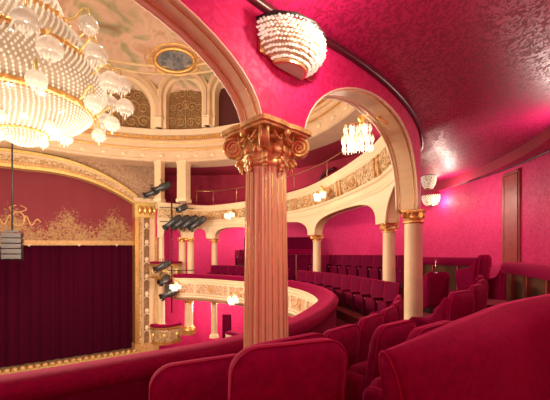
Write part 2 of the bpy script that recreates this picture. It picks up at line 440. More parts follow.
for k in range(26):
    s = .8+(LP_-1.0)*k/25
    (x, y), nn = frame_at(PARA, s); a = math.atan2(nn[1], nn[0])-PI/2
    X = Matrix.Translation((x+nn[0]*.19, y+nn[1]*.19, -1.86)) @ Matrix.Rotation(a, 4, 'Z')
    mb = MB()
    if k % 2:
        mb.tube([(.17*math.cos(t*PI/10), 0, .22*math.sin(t*PI/10)) for t in range(20)], .025, 6, True, X=X)
        mb.sphere((0, 0, 0), .12, 10, sc=(1, .35, 1.3), X=X); obj('oval_medallion', mb, 'gilt_wood', para)
    else:
        mb.box((0, 0, 0), (.16, .06, .50), X); mb.sphere((0, .04, .1), .07, 8, sc=(1, .6, 1.4), X=X); mb.box((0, .01, .23), (.22, .09, .05), X)
        obj('console', mb, 'ivory', para, bevel=.012)

# upper balcony front carried by the arcade
DZ = [.40, .40, .36, .05, 0, 0, 0, 0, 0]
up = thing('upper_balcony', (2.4, 11.5, 1.6), 'upper cream balcony front with carved gilt panels, above the arcade of columns', 'balcony')
def upath(s0, s1, n, off=0):
    out = []
    for k in range(n+1):
        s = s0+(s1-s0)*k/n; i = min(NC-2, int(s)); u = s-i; q = frame_at(COLS, s); out.append((q[0], q[1], DZ[i]+(DZ[i+1]-DZ[i])*u))
    return out
ua = upath(0, NC-1-1e-4, 150)
obj('fascia', MB().sweep([(.20, 1.60), (.29, 1.60), (.31, 1.68), (.27, 1.74), (.27, 1.88), (.33, 1.92), (.33, 2.0), (.20, 2.0)], ua, True), 'ivory', up)
obj('carved_panel', MB().sweep([(.20, 1.99), (.30, 1.99), (.38, 2.16), (.40, 2.50), (.20, 2.50)], ua, True), 'relief', up)
obj('cornice', MB().sweep([(.0, 2.49), (.42, 2.49), (.44, 2.55), (.40, 2.60), (.46, 2.68), (.48, 2.80), (.42, 2.84), (-.15, 2.84), (-.15, 2.6)], ua, True), 'ivory', up)
obj('cushion', MB().sweep([(-.15, 2.83), (.33, 2.83), (.36, 2.88), (.30, 2.94), (.1, 2.97), (-.12, 2.94)], ua, True, smooth=True), 'velvet', up)
k = 0
s = 2.62
while s < NC-1.1:
    i = int(s); L = math.dist(COLS[i], COLS[i+1]); ds = .95/L
    q = upath(s, s, 1)[0]; nn = q[1]; a = math.atan2(nn[1], nn[0])-PI/2
    X = Matrix.Translation((q[0][0]+nn[0]*.37, q[0][1]+nn[1]*.37, 2.24+q[2])) @ Matrix.Rotation(a, 4, 'Z')
    mb = MB()
    if k % 2:
        for sx in (-1, 1):
            mb.box((sx*.13, 0, 0), (.10, .09, .50), X); mb.box((sx*.13, .03, .22), (.13, .10, .06), X); mb.sphere((sx*.13, .05, .06), .05, 8, sc=(1, .5, 2), X=X)
        obj('pilaster_pair', mb, 'gilt_wood', up, bevel=.01)
    else:
        w, h = .36, .21
        for (cx, cz, dx, dz) in ((0, h, 2*w, .035), (0, -h, 2*w, .035), (w, 0, .035, 2*h), (-w, 0, .035, 2*h)): mb.box((cx, .01, cz), (dx, .05, dz), X)
        mb.tube([(.12*math.cos(t*PI/8), .02, .14*math.sin(t*PI/8)) for t in range(16)], .02, 6, True, X=X)
        for sx in (-1, 1):
            mb.tube([(sx*(.14+.05*t/6), .02, .08*math.sin(t*1.1)) for t in range(12)], .018, 6, X=X)
        obj('panel_frame', mb, 'gilt_wood', up)
    s += ds; k += 1

# upper tier behind that front: floor, rear wall, pillars
CR = (-5.4, 9.6); RR = 8.4
uw = MB(); uw.grid(lambda u, v: (*ring_pt(11.6, -80+186*u), 2.5+3.0*v), 100, 2); obj('wall_upper_tier', uw, 'red_wall', kind='structure')
loft_floor('floor_upper_tier', lambda u: curve_at(COLS, u*(NC-1-1e-4)), lambda u: radial(curve_at(COLS, u*(NC-1-1e-4)), 12.2), 2.86+.12, 'carpet')
ut = MB(); ut.grid(lambda u, v: (*ring_pt(RR+.3+(4.6)*v, -80+200*u, CR), 5.05+.35*v), 100, 2); obj('ceiling_upper_tier', ut, 'red_wall', kind='structure')
for (x, y, w, lb) in ((-5.03, 18.2, .62, 'square cream pillar on the upper balcony, right of the upper spotlights'), (-6.33, 18.1, .46, 'slimmer cream pillar on the upper balcony beside the proscenium corner')):
    t = thing('pillar', (x, y, 2.84), lb, 'pillar', 'pillars on the upper balcony'); ang = Matrix.Translation((x, y, 0)) @ Matrix.Rotation(math.radians(-15), 4, 'Z')
    obj('shaft', MB().box((0, 0, 4.05), (w*.86, w*.86, 2.1), ang), 'cream', t, bevel=.02)
    obj('base', MB().box((0, 0, 2.93), (w, w, .2), ang), 'ivory', t, bevel=.02)
    obj('capital', MB().box((0, 0, 5.02), (w, w, .14), ang).box((0, 0, 4.9), (w*.93, w*.93, .06), ang), 'ivory', t, bevel=.02)
rl = thing('guard_rail', (.3, 15.6, 2.9), 'thin brass guard rail on the upper balcony with slim posts', 'railing')
pa = upath(3.3, 6.6, 60); mb = MB(); mb.tube([(p[0][0]-p[1][0]*.05, p[0][1]-p[1][1]*.05, 3.75) for p in pa], .022, 6); obj('top_rail', mb, 'brass', rl)
for kx in range(0, 61, 10):
    p = pa[kx]; b = (p[0][0]-p[1][0]*.05, p[0][1]-p[1][1]*.05); obj('post', MB().tube([(*b, 2.9), (*b, 3.75)], .02, 6), 'brass', rl)
# raking hand rail / stair string in the upper tier
hr = MB(); hr.tube([(*ring_pt(11.35, 60-1.1*t), 3.75+.35*math.tanh((t-5)*.5)+.42*math.tanh((t-11)*.6)+.02*t) for t in range(0, 17)], .10, 8)
tag(obj('hand_rail', hr, 'moulding'), 'dark curving hand rail against the red upper tier wall', 'railing')

# ring cornice under the vault
rp = []
for k in range(161):
    a = math.radians(-80+260*k/160); c, s_ = math.cos(a), math.sin(a); rp.append(((CR[0]+RR*c, CR[1]+RR*s_), (-c, -s_)))
corn = obj('trim_3', MB().sweep([(-1.2, 5.02), (.0, 5.02), (.06, 5.06), (.06, 5.16), (.0, 5.20), (.0, 5.55), (.10, 5.60), (.14, 5.72), (.10, 5.78), (.10, 5.98), (.16, 6.02), (.16, 6.10),
    (.12, 6.14), (.12, 6.30), (.40, 6.34), (.48, 6.46), (.56, 6.58), (.5, 6.62), (-.4, 6.66), (-1.2, 6.66)], rp, False), 'cornice', kind='structure')
dn = MB(); bd = MB(); ro = MB()
for k in range(300):
    a = math.radians(-80+260*k/300); X = Matrix.Translation((CR[0]+(RR-.22)*math.cos(a), CR[1]+(RR-.22)*math.sin(a), 6.23)) @ Matrix.Rotation(a, 4, 'Z')
    dn.box((0, 0, 0), (.2, .085, .14), X)
bd.tube([(p[0][0]+p[1][0]*.12, p[0][1]+p[1][1]*.12, 5.66) for p in rp], .05, 6)
bd.tube([(p[0][0]+p[1][0]*.10, p[0][1]+p[1][1]*.10, 6.0) for p in rp], .035, 6)
for k in range(4, 158, 4):
    p = rp[k]; a = math.atan2(p[1][1], p[1][0])-PI/2
    X = Matrix.Translation((p[0][0]+p[1][0]*.01, p[0][1]+p[1][1]*.01, 5.37)) @ Matrix.Rotation(a, 4, 'Z'); ro.sphere((0, 0, 0), .13, 8, sc=(1.3, .4, .8), X=X)
obj('dentils', dn, 'gold', corn); obj('gilded_bead', bd, 'gold', corn); obj('rosettes', ro, 'ivory', corn)

# painted vault
RV = 8.95
vz = lambda z: RV*math.sqrt(max(0, 1-((z-6.6)/5.2)**2))
vt = MB()
def vault(u, v):
    th = v*PI/2*.995; r = RV*math.cos(th); z = 6.6+5.2*math.sin(th); a = math.radians(-90+290*u); return (CR[0]+r*math.cos(a), CR[1]+r*math.sin(a), z)
vt.grid(vault, 120, 26); vault_o = obj('ceiling_vault', vt, 'painted', kind='structure')
vr = MB()
for z in (9.35, 9.6): vr.tube([(CR[0]+(vz(z)-.02)*math.cos(math.radians(a)), CR[1]+(vz(z)-.02)*math.sin(math.radians(a)), z) for a in range(-60, 200, 3)], .06, 6)
obj('painted_vault_band', vr, 'soffit', vault_o)

# lunettes: arched frame, inner arch, carved grille, set upright on the cornice
def lunette(deg, label, hw=1.12, H=2.45, dark=False):
    r = 7.75; a = math.radians(deg); x, y = CR[0]+r*math.cos(a), CR[1]+r*math.sin(a)
    t = thing('lunette', (x, y, 6.62), label, 'ceiling arch', 'arched lunettes of the painted vault')
    X = Matrix.Translation((x, y, 6.62)) @ Matrix.Rotation(a-PI/2, 4, 'Z')          # local -y faces the house, +y into the vault
    hs = H-hw
    def arch(w, top, n=20): return [(w, 0)]+[(w*math.cos(PI*k/n), hs+(top-hs)*math.sin(PI*k/n)) for k in range(n+1)]+[(-w, 0)]
    def band(w0, t0, w1, t1, y0, y1, mat, name):
        A, B = arch(w0, t0), arch(w1, t1); n = len(A); mb = MB()
        vs = [(p[0], yy, p[1]) for yy in (y0, y1) for L_ in (A, B) for p in L_]
        fs = []
        for k in range(n-1):
            fs += [(k, k+1, n+k+1, n+k), (2*n+k, 3*n+k, 3*n+k+1, 2*n+k+1), (k, 2*n+k, 2*n+k+1, k+1), (n+k, n+k+1, 3*n+k+1, 3*n+k)]
        mb.add(vs, fs, 0, False, X); return obj(name, mb, mat, t)
    band(hw*1.26, H*1.15, hw*1.14, H*1.08, -.12, 1.5, 'soffit', 'painted_arch_band')
    band(hw*1.14, H*1.08, hw, H, -.22, 1.4, 'cornice', 'arch_frame')
    band(hw, H, hw*.86, H*.93, .0, .5, 'ivory', 'inner_arch')
    mb = MB(); pl = [(hw*.86*math.cos(PI*k/20), hs+(H*.93-hs)*math.sin(PI*k/20)) for k in range(21)]
    mb.prism([(hw*.86, 0)]+pl+[(-hw*.86, 0)], .40, .46, X)
    obj('shadowed_panel', mb, 'moulding' if dark else 'relief_dark', t)
    if not dark:
        g = MB()
        def sc(cx, cz, rad, d0, turns, sg):
            g.tube([(cx+sg*rad*(1-k/26)*math.cos(d0+turns*2*PI*k/24), .36, cz+rad*(1-k/26)*math.sin(d0+turns*2*PI*k/24)) for k in range(25)], .035, 5, X=X)
        for sg in (-1, 1):
            for (cx, cz, rad) in ((.30, .32, .26), (.72, .36, .24), (.33, .92, .27), (.72, .90, .20), (.22, 1.45, .22), (.50, 1.38, .17)):
                if abs(cx)+rad < hw*.95: sc(sg*cx*hw/1.12, cz*H/2.05, rad*hw/1.12, .4, 1.5, sg)
        g.tube([(.17*math.cos(k*PI/8), .34, H*.5+.2*math.sin(k*PI/8)) for k in range(16)], .04, 6, True, X=X)
        g.sphere((0, .36, H*.5), .12, 8, sc=(1, .4, 1.2), X=X)
        g.tube([(0, .36, .05), (0, .36, H*.9)], .03, 5, X=X)
        obj('scroll_grille', g, 'grille', t)
    for sg in (-1, 1):
        obj('impost', MB().box((sg*hw*1.13, -.05, .22), (.34, .5, .44), X).box((sg*hw*1.13, -.05, .47), (.42, .6, .08), X), 'ivory', t, bevel=.02)
lunette(66, 'half hidden lunette with a dark red opening beside the near arch', dark=True, H=2.7)
lunette(85.5, 'arched lunette with a bronze scroll grille straight below the dark painted oval', H=2.75)
lunette(108.5, 'arched lunette with a brown scroll grille just right of the big chandelier', hw=1.6, H=2.6)
lunette(130, 'arched lunette mostly hidden behind the big chandelier')
# dark painted oval in a gilt frame on the vault
def on_vault(deg, z, off=.0):
    a = math.radians(deg); r = vz(z)-off; return Vector((CR[0]+r*math.cos(a), CR[1]+r*math.sin(a), z))
def oval(deg, z, w, h, label):
    c = on_vault(deg, z, .10); a = math.radians(deg); e = .05
    up_ = (on_vault(deg, z+e)-on_vault(deg, z-e)).normalized(); rt = Vector((math.sin(a), -math.cos(a), 0)); nr = rt.cross(up_)
    if nr.dot(Vector((CR[0], CR[1], 6))-c) < 0: nr = -nr
    X = Matrix((rt, nr, up_)).transposed().to_4x4(); X.translation = c
    t = thing('painted_oval', tuple(c), label, 'painting')
    obj('canvas', MB().prism([(w*math.cos(k*PI/16), h*math.sin(k*PI/16)) for k in range(32)], -.12, .02, X), 'oval_picture', t)
    obj('gilt_frame', MB().tube([(w*1.04*math.cos(k*PI/20), .03, h*1.06*math.sin(k*PI/20)) for k in range(40)], .10, 8, True, X=X)
        .tube([(w*1.32*math.cos(k*PI/20), -.02, h*1.45*math.sin(k*PI/20)) for k in range(40)], .06, 8, True, X=X), 'gold', t)
    for sg in (-1, 1):
        sw = MB()
        for q in (-1, 1): sw.tube([(sg*(w*1.15+.5*(1-k/20)*math.cos(k*.5)*.8+.25), .02, q*(.2+.45*(1-k/22)*math.sin(k*.5))) for k in range(18)], .05, 6, X=X)
        obj('scroll_ornament', sw, 'gilt_wood', t)
oval(87, 9.75, .95, .52, 'dark oval painting in a gilt scrolled frame on the vault')

# ------------------------------------------------------------------ proscenium, stage and curtain
J = Vector((-7.4, 17.6)); D = Vector((-.821, -.571)); NR = Vector((.571, -.821))
PK = 1.085                                         # the stage wall's proportions
def pr(s, z, o=0): p = (J+D*s+NR*o)*PK; return (p.x, p.y, z*PK)
SC = 4.75
def arch_z(s): return 4.58-1.52*min(1.2, abs((s-SC)/4.75)**2.3)
def ribbon(name, f0, f1, o0, o1, mat, par, n=60, s0=0, s1=9.5, bevel=0):
    """solid band in the proscenium plane between heights f0(s), f1(s) and depths o0, o1"""
    mb = MB(); vs = []; fs = []
    for k in range(n+1):
        s = s0+(s1-s0)*k/n; vs += [pr(s, f0(s), o0), pr(s, f0(s), o1), pr(s, f1(s), o1), pr(s, f1(s), o0)]
    for k in range(n):
        for j in range(4): fs.append((k*4+j, k*4+(j+1) % 4, k*4+4+(j+1) % 4, k*4+4+j))
    fs += [(0, 1, 2, 3), tuple(n*4+j for j in (3, 2, 1, 0))]
    mb.add(vs, fs, 0, False); return obj(name, mb, mat, par)
pa_ = thing('proscenium_arch', pr(SC, -5.2), 'wide gilded proscenium arch over the stage curtain', 'arch')
w_ = lambda s: .80-.28*abs((s-SC)/4.75)
for (a, b, o, mt, nm) in ((0, .16, .34, 'old_gold', 'outer_moulding'), (.16, .34, .24, 'cornice', 'flat_band'), (.34, .62, .30, 'relief', 'carved_band'), (.62, .82, .18, 'gilt_wood', 'inner_band'), (.82, 1.0, .26, 'old_gold', 'inner_moulding')):
    ribbon(nm, lambda s, b=b: arch_z(s)-b*w_(s), lambda s, a=a: arch_z(s)-a*w_(s), -.25, o, mt, pa_)
ribbon('wall_proscenium', lambda s: (arch_z(s) if 0 <= s <= 9.5 else 3.0)-.05, lambda s: 6.2, -.3, 0, 'spandrel', None, 90, -1.1, 10.6)['kind'] = 'structure'
# valance with fringe
va = thing('valance', pr(SC, .35, -.4), 'crimson stage valance embroidered with gold scrolls and a gold fringe', 'valance')
vb = MB(); vbot = lambda s: .44+.30*max(0, 1-s/6)*.35
vb.grid(lambda u, v: pr(9.6*u-.05, vbot(9.6*u)+(arch_z(9.6*u)+.05-vbot(9.6*u))*v, -.38+.012*math.sin(60*u)), 160, 10,
        uvfn=lambda u, v: (9.6*u, (arch_z(9.6*u)-vbot(9.6*u))*v))
obj('cloth', vb, 'valance', va)
fr_ = MB()
for k in range(300):
    s = 9.5*k/300; fr_.box((0, 0, 0), (.024, .03, .26), Matrix.Translation(pr(s, vbot(s)+.05, -.34)) @ Matrix.Rotation(.6, 4, 'Z'))
obj('fringe', fr_, 'gilt_wood', va); va.children[-1]['kind'] = 'stuff'
sw = MB(); X = Matrix.Translation(pr(5.0, 1.6, -.32)) @ Matrix.Rotation(math.atan2(D.y, D.x)+PI, 4, 'Z')
sw.tube([(.26*math.cos(k*PI/12), 0, .34*math.sin(k*PI/12)) for k in range(24)], .04, 6, True, X=X)
for sg in (-1, 1):
    sw.tube([(sg*(.2+.75*k/24), 0, -.1+.30*math.sin(k*.42)*(1-k/30)) for k in range(24)], .035, 6, X=X)
    sw.tube([(sg*(.05+.28*math.sin(k*.28)), 0, .34+.03*k) for k in range(12)], .03, 6, X=X)
obj('gold_crest', sw, 'gilt_wood', va)
for s in (2.6, 4.6, .9): obj('tassel_bracket', MB().sphere(pr(s, vbot(s)-.07, -.33), .06, 8).box(pr(s, vbot(s)-.02, -.33), (.2, .1, .05)), 'ivory', va)
# curtain
cu = MB(); cu.grid(lambda u, v: pr(9.8*u-.1, -5.15+6.2*v, -.75+.05*math.sin(150*u+.8*math.sin(17*u))+.03*math.sin(63*u)), 420, 3)
tag(obj('stage_curtain', cu, 'curtain'), 'closed dark crimson stage curtain hanging in deep pleats', 'curtain')
st = MB(); st.add([pr(-1, -5.2, 3.0), pr(11, -5.2, 3.0), pr(11, -5.2, -3), pr(-1, -5.2, -3)], [(0, 1, 2, 3)]); obj('floor_stage', st, 'stage_wood', kind='structure')
ed = thing('stage_footlight_rail', pr(4.6, -5.2, .5), 'gilded carved rail along the foot of the stage curtain', 'rail')
mb = MB(); mb.bar(pr(.0, -5.13, .5), pr(9.5, -5.13, .5), .2, .14); obj('rail', mb, 'old_gold', ed)
for k in range(34):
    s = .2+9.2*k/34; obj('hood', MB().lathe([(.13, 0), (.13, .06), (.09, .13), (0, .16)], pr(s, -5.06, .5), 10), 'gilt_wood', ed)
sf = MB(); sf.add([(-16, -4, -6.5), (6, -4, -6.5), (6, 24, -6.5), (-16, 24, -6.5)], [(0, 1, 2, 3)]); obj('floor_stalls', sf, 'carpet', kind='structure')
sp = MB(); sp.add([pr(-1, -5.2, 3.0), pr(11, -5.2, 3.0), pr(11, -6.0, 3.0), pr(-1, -6.0, 3.0)], [(0, 1, 2, 3)]); obj('wall_stage_front', sp, 'gilt_wood', kind='structure')

# proscenium jamb pilaster
pj = thing('proscenium_pilaster', pr(-.5, -5.2), 'tall gilded pilaster at the right end of the stage curtain', 'pilaster')
ribbon('shaft', lambda s: -5.0, lambda s: 2.0, -.4, .10, 'cream', pj, 2, -1.0, .02)
ribbon('gilded_edge', lambda s: -5.0, lambda s: 2.0, -.45, .22, 'gold', pj, 2, -.08, .10)
ribbon('carved_strip', lambda s: -4.9, lambda s: 1.95, -.3, .16, 'relief_dark', pj, 2, -.62, -.36)
ribbon('carved_strip', lambda s: -4.9, lambda s: 1.95, -.3, .14, 'relief', pj, 2, -.26, -.14)
ribbon('gilded_edge', lambda s: -5.0, lambda s: 2.0, -.45, .18, 'gilt_wood', pj, 2, -1.06, -.92)
ribbon('base', lambda s: -5.2, lambda s: -4.8, -.45, .3, 'gilt_wood', pj, 2, -1.1, .14)
ribbon('capital', lambda s: 1.95, lambda s: 2.75, -.4, .26, 'old_gold', pj, 2, -1.08, .12)
ribbon('abacus', lambda s: 2.74, lambda s: 2.95, -.4, .42, 'cream', pj, 2, -1.2, .22)
for q in range(7):
    z = 1.55-q*.92; mb = MB(); X = Matrix.Translation(pr(-.49, z, .2)) @ Matrix.Rotation(math.atan2(D.y, D.x)+PI, 4, 'Z')
    mb.sphere((0, 0, 0), .12, 8, sc=(1, .6, 1.3), X=X); mb.tube([(.13*math.cos(k*PI/6), 0, -.26+.1*math.sin(k*PI/6)) for k in range(7)], .03, 6, X=X)
    obj('carved_boss', mb, 'ivory', pj)
for sg in range(4):
    X = Matrix.Translation(pr(-.12-.25*sg, 2.35, .30)); mb = MB(); mb.sphere((0, 0, 0), .15, 8, sc=(1, .7, 1.8), X=X); obj('acanthus_leaf', mb, 'gold', pj)

# ------------------------------------------------------------------ columns
def spiral(cx, cz, R, turns, sg, n=40, y=0, r1=.15):
    pts = []
    for k in range(n+1):
        t = k/n; r = R*(1-(1-r1)*t); a = PI/2-sg*0+turns*2*PI*t
        pts.append((cx+sg*(-1)*r*math.cos(a+PI) if False else cx+sg*r*math.sin(turns*2*PI*t), y, cz+r*math.cos(turns*2*PI*t)))
    return pts
def make_capital(par, top, S, rz, mat, ab_mat, fine=True):
    """diagonal-volute capital, S = half its width"""
    bx, by = par['_base'][0], par['_base'][1]
    h = S*.80
    T = Matrix.Translation((bx, by, top-h)) @ Matrix.Rotation(rz, 4, 'Z')
    mb = MB(); mb.lathe([(.47*S, -.04*S), (.52*S, 0), (.50*S, .06*S), (.58*S, .16*S), (.62*S, .28*S), (.55*S, .36*S), (.5*S, .66*S)], n=28, X=T)
    if fine:
        for k in range(16):
            a = k*PI/8; mb.sphere((.60*S*math.cos(a), .60*S*math.sin(a), .24*S), .075*S, 8, sc=(.8, .8, 1.5), X=T)
    cap = obj('capital', mb, mat, par)
    out = []
    for q in range(4):
        a0 = PI/4+q*PI/2; dr = 1.12*S
        for sgn in (-1, 1):
            n = 10
            for k in range(n+1):
                t = k/n; ang = a0+sgn*(1-t)*PI/4; r = .80*S+(dr-.80*S)*t**2.2
                out.append((ang, r)) if False else None
    def ab_outline(f):
        pts = []
        for q in range(4):
            a0 = PI/4+q*PI/2
            for k in range(-8, 9):
                t = abs(k)/8; ang = a0+k/8*PI/4; r = 1.12*S-(1.12-.80)*S*min(1, max(0, (t-.10)/.9))**.55
                pts.append((r*f*math.cos(ang), r*f*math.sin(ang)))
        return pts
    mb = MB()
    for f, z0, z1 in ((.92, .64*S, .70*S), (1.0, .70*S, .80*S)):
        o = ab_outline(f); K = len(o)
        mb.add([(x, y, z0) for x, y in o]+[(x, y, z1) for x, y in o], [tuple(range(K))[::-1], tuple(range(K, 2*K))]+[(i, (i+1) % K, (i+1) % K+K, i+K) for i in range(K)], 0, False, T)
    obj('abacus', mb, ab_mat, cap)
    for q in range(4):
        X = T @ Matrix.Rotation(PI/4+q*PI/2, 4, 'Z'); mb = MB()
        R = .245*S; cx = .80*S; cz = .36*S
        arm = [(.30*S, 0, .56*S), (.45*S, 0, .63*S), (.62*S, 0, .645*S)]
        for y in ((-.075*S, .075*S) if fine else (-.05*S, .05*S)):
            sp_ = [(cx+(R*(1-.85*t))*math.sin(2.35*2*PI*t), y, cz+.03*S+(R*(1-.85*t))*math.cos(2.35*2*PI*t)) for t in [k/(48 if fine else 24) for k in range((48 if fine else 24)+1)]]
            mb.tube([(p[0], y, p[2]) for p in arm]+sp_, [.042*S]*3+[.042*S*(1-.45*k/len(sp_)) for k in range(len(sp_))], 6, X=X)
        ds = [(cx+R*.86*math.cos(k*PI/10), cz+.03*S+R*.86*math.sin(k*PI/10)) for k in range(20)]
        mb.prism(ds, -.06*S, .06*S, X, smooth=False)
        mb.sphere((cx, 0, cz+.03*S), .06*S, 8, sc=(1, 2, 1), X=X)
        obj('volute', mb, mat, cap)
        if fine:
            mb = MB()                                    # leaf bunch hanging under the volute
            for dx, dz, r in ((0, -.02, .07), (-.07, -.08, .06), (.05, -.09, .055), (-.02, -.16, .06), (-.05, -.24, .045), (-.07, -.31, .03)):
                mb.sphere(((.66+dx)*S, 0, (.10+dz)*S), r*S, 8, sc=(1, 1.2, 1.2), X=X)
            obj('leaf_drop', mb, mat, cap)
        Xf = T @ Matrix.Rotation(q*PI/2, 4, 'Z'); mb = MB()     # the middle of each side: rosette, scroll leaves, hanging mask
        mb.sphere((.72*S, 0, .62*S), .10*S, 8, sc=(.7, 1, 1.1), X=Xf)
        if fine:
            for sg in (-1, 1):
                mb.tube([((.60+.06*math.sin(t*.4))*S, sg*(.06+.036*t)*S, (.60-.16*math.sin(t*.45))*S) for t in range(10)], [.045*S*(1-.05*t) for t in range(10)], 6, X=Xf)
                mb.tube([(.60*S, sg*(.20+.09*(1-t/16)*math.cos(t*.6))*S, (.45+.09*(1-t/16)*math.sin(t*.6))*S) for t in range(15)], .024*S, 5, X=Xf)
            for dx, dy, dz, r in ((.56, 0, .02, .09), (.55, .08, -.05, .07), (.55, -.08, -.05, .07), (.54, 0, -.12, .08), (.53, .04, -.2, .05), (.53, -.03, -.21, .05)):
                mb.sphere((dx*S, dy*S, dz*S), r*S, 8, sc=(.6, 1, 1.2), X=Xf)
        obj('rosette', mb, mat, cap)
    return cap
def make_column(loc, zb, top, r0, r1, S, rz, label, fine=True, shaft='cream', capm='gold', abm='cream', group=None, pedestal=0):
    t = thing('column', (loc[0], loc[1], zb), label, 'column', group)
    zc = top-S*.80
    b0 = zb+pedestal
    NF = 20; seg = 120 if fine else 60
    zs = [b0+.20, b0+.24, b0+(zc-b0)*.33, b0+(zc-b0)*.66, zc-.06, zc-.02]; rs = [r0*1.06, r0, r0, (r0+r1)/2, r1, r1*1.03]
    vs = []; fs = []
    for j, (z, r) in enumerate(zip(zs, rs)):
        for k in range(seg):
            a = 2*PI*k/seg; w = abs(math.cos(NF/2*a)); fl = 1-(.055*(1-(1-w)**2) if 0 < j < 5 else 0)
            vs.append((loc[0]+r*fl*math.cos(a), loc[1]+r*fl*math.sin(a), z))
    for j in range(len(zs)-1):
        for k in range(seg): fs.append((j*seg+k, j*seg+(k+1) % seg, (j+1)*seg+(k+1) % seg, (j+1)*seg+k))
    obj('shaft', MB().add(vs, fs, 0, not fine), shaft, t)
    if fine:
        g = MB()
        for k in range(NF):
            a = 2*PI*(k+.0)/NF
            g.tube([(loc[0]+r*.952*math.cos(a), loc[1]+r*.952*math.sin(a), z) for z, r in zip(zs[1:5], rs[1:5])], .0045, 5)
        obj('gilded_flute_lines', g, 'gold', t)
    mb = MB().lathe([(r0*1.55, 0), (r0*1.55, .05), (r0*1.42, .06), (r0*1.5, .09), (r0*1.42, .125), (r0*1.2, .13), (r0*1.15, .15), (r0*1.28, .17), (r0*1.1, .20), (r0*1.0, .21)], (loc[0], loc[1], b0), 32)
    obj('base', mb, abm, t)
    if pedestal: obj('pedestal', MB().lathe([(r0*1.7, 0), (r0*1.7, pedestal)], (loc[0], loc[1], zb), 24), abm, t)
    obj('neck_ring', MB().lathe([(r1*.98, -.03), (r1*1.10, -.02), (r1*1.12, 0), (r1*1.10, .02), (r1*.98, .03)], (loc[0], loc[1], zc-.02), 32), capm, t)
    make_capital(t, top, S, rz, capm, abm if fine else capm, fine)
    return t
tg = lambda i: tang(frame_at(COLS, min(i, NC-1-1e-3))[1])
make_column(COLS[1], -1.92, 1.03, .195, .172, .345, tg(1), 'large fluted column with big bronze gilt scroll capital in the foreground', True, 'column_near', 'old_gold', 'old_gold')
make_column(COLS[2], -1.92, .81, .172, .165, .245, tg(2), 'cream column with gilt capital, nearer of the right-hand pair, beside the square armchair', False, 'cream', 'gold', 'ivory', 'cream gallery columns', .3)
make_column(COLS[3], -1.92, .81, .172, .165, .245, tg(3), 'cream column with gilt capital at the near end of the long tip-up seat row', False, 'cream', 'gold', 'ivory', 'cream gallery columns', .3)
make_column(COLS[4], -1.92, .81, .18, .17, .27, tg(4), 'slim cream column rising behind the far left end of the tip-up seat row', False, 'cream', 'gold', 'ivory', 'cream gallery columns', .3)
make_column(COLS[5], -1.92, .81, .18, .17, .27, tg(5), 'cream gallery column hidden behind the large foreground column', False, 'cream', 'gold', 'ivory', 'cream gallery columns', .3)
make_column(COLS[6], -1.92, .93, .18, .17, .29, tg(6), 'small cream column in the opposite gallery, seen left of the large fluted column', False, 'cream', 'gold', 'ivory', 'cream gallery columns', .3)
make_column((-5.30, 18.85), -1.92, .93, .20, .19, .27, .5, 'left one of the two paired cream columns at the stage end of the opposite gallery', False, 'cream', 'gold', 'ivory', 'paired columns beside the stage box', .3)
make_column((-4.86, 18.98), -1.92, .93, .20, .19, .27, .3, 'right one of the two paired cream columns at the stage end of the opposite gallery', False, 'cream', 'gold', 'ivory', 'paired columns beside the stage box', .3)
make_column((-6.38, 18.52), -.93, 1.55, .16, .15, .24, .5, 'cream column of the upper stage box beside the proscenium', False, 'cream', 'gold', 'ivory', 'stage box columns')
make_column((-6.38, 18.48), -4.37, -1.3, .22, .20, .30, .5, 'cream column of the lower stage box with gilded foot, beside the proscenium', False, 'cream', 'gold', 'gold', 'stage box columns', .25)
make_column((-4.86, 18.62), -4.5, -2.5, .24, .22, .30, .5, 'cream column with gilded foot under the near corner of the opposite balcony', False, 'cream', 'gold', 'gold', 'stage box columns', .25)
make_column((-3.35, 18.2), -4.6, -2.52, .17, .16, .24, .2, 'slim cream column under the opposite balcony', False, 'cream', 'gold', 'ivory', 'columns under the opposite balcony')

# ------------------------------------------------------------------ stage boxes, lower tier
def stage_box(z, hgt, label, b=.35):
    t = thing('stage_box', (-5.8, 18.3, z-hgt), label, 'theatre box', 'stage boxes beside the proscenium')
    pts = [(-6.75, 18.15), (-6.25, 17.95-b*.3), (-5.75, 18.1-b*.3), (-5.3, 18.5)]
    fr = path_of([p for p in pts[::-1]], 0, 2.999, 24)
    obj('carved_front', MB().sweep([(-.10, z-hgt+.05), (.06, z-hgt+.15), (.14, z-.25), (.08, z-.05), (-.10, z-.05)], fr, True), 'relief', t)
    obj('moulding', MB().sweep([(-.1, z-.16), (.18, z-.16), (.2, z-.08), (.12, z-.04), (-.1, z-.04)], fr, True), 'gold', t)
    obj('lower_moulding', MB().sweep([(-.1, z-hgt-.02), (.1, z-hgt), (.12, z-hgt+.1), (-.1, z-hgt+.14)], fr, True), 'gold', t)
    obj('cushion', MB().sweep([(-.2, z-.04), (.16, z-.04), (.18, z+.03), (.1, z+.08), (-.18, z+.08)], fr, True, smooth=True), 'velvet', t)
    for q in (4, 12, 20):
        (x, y), n_ = fr[q]; mb = MB(); X = Matrix.Translation((x+n_[0]*.16, y+n_[1]*.16, z-hgt*.5)); mb.sphere((0, 0, 0), .10, 8, sc=(1, 1, 1.5), X=X); mb.sphere((0, 0, -.16), .06, 8, X=X)
        obj('gilded_swag', mb, 'old_gold', t)
    fl = MB(); fl.add([(-6.75, 18.2, z-.45), (-5.75, 18.3, z-.45), (-5.85, 19.0, z-.45), (-6.9, 19.2, z-.45)], [(0, 1, 2, 3)]); obj('box_floor', fl, 'carpet', t)
    return t
stage_box(-.48, .85, 'upper stage box with gilded front beside the spotlight clusters')
stage_box(-3.92, 1.0, 'lower stage box with crimson cushion and gilded front beside the proscenium')
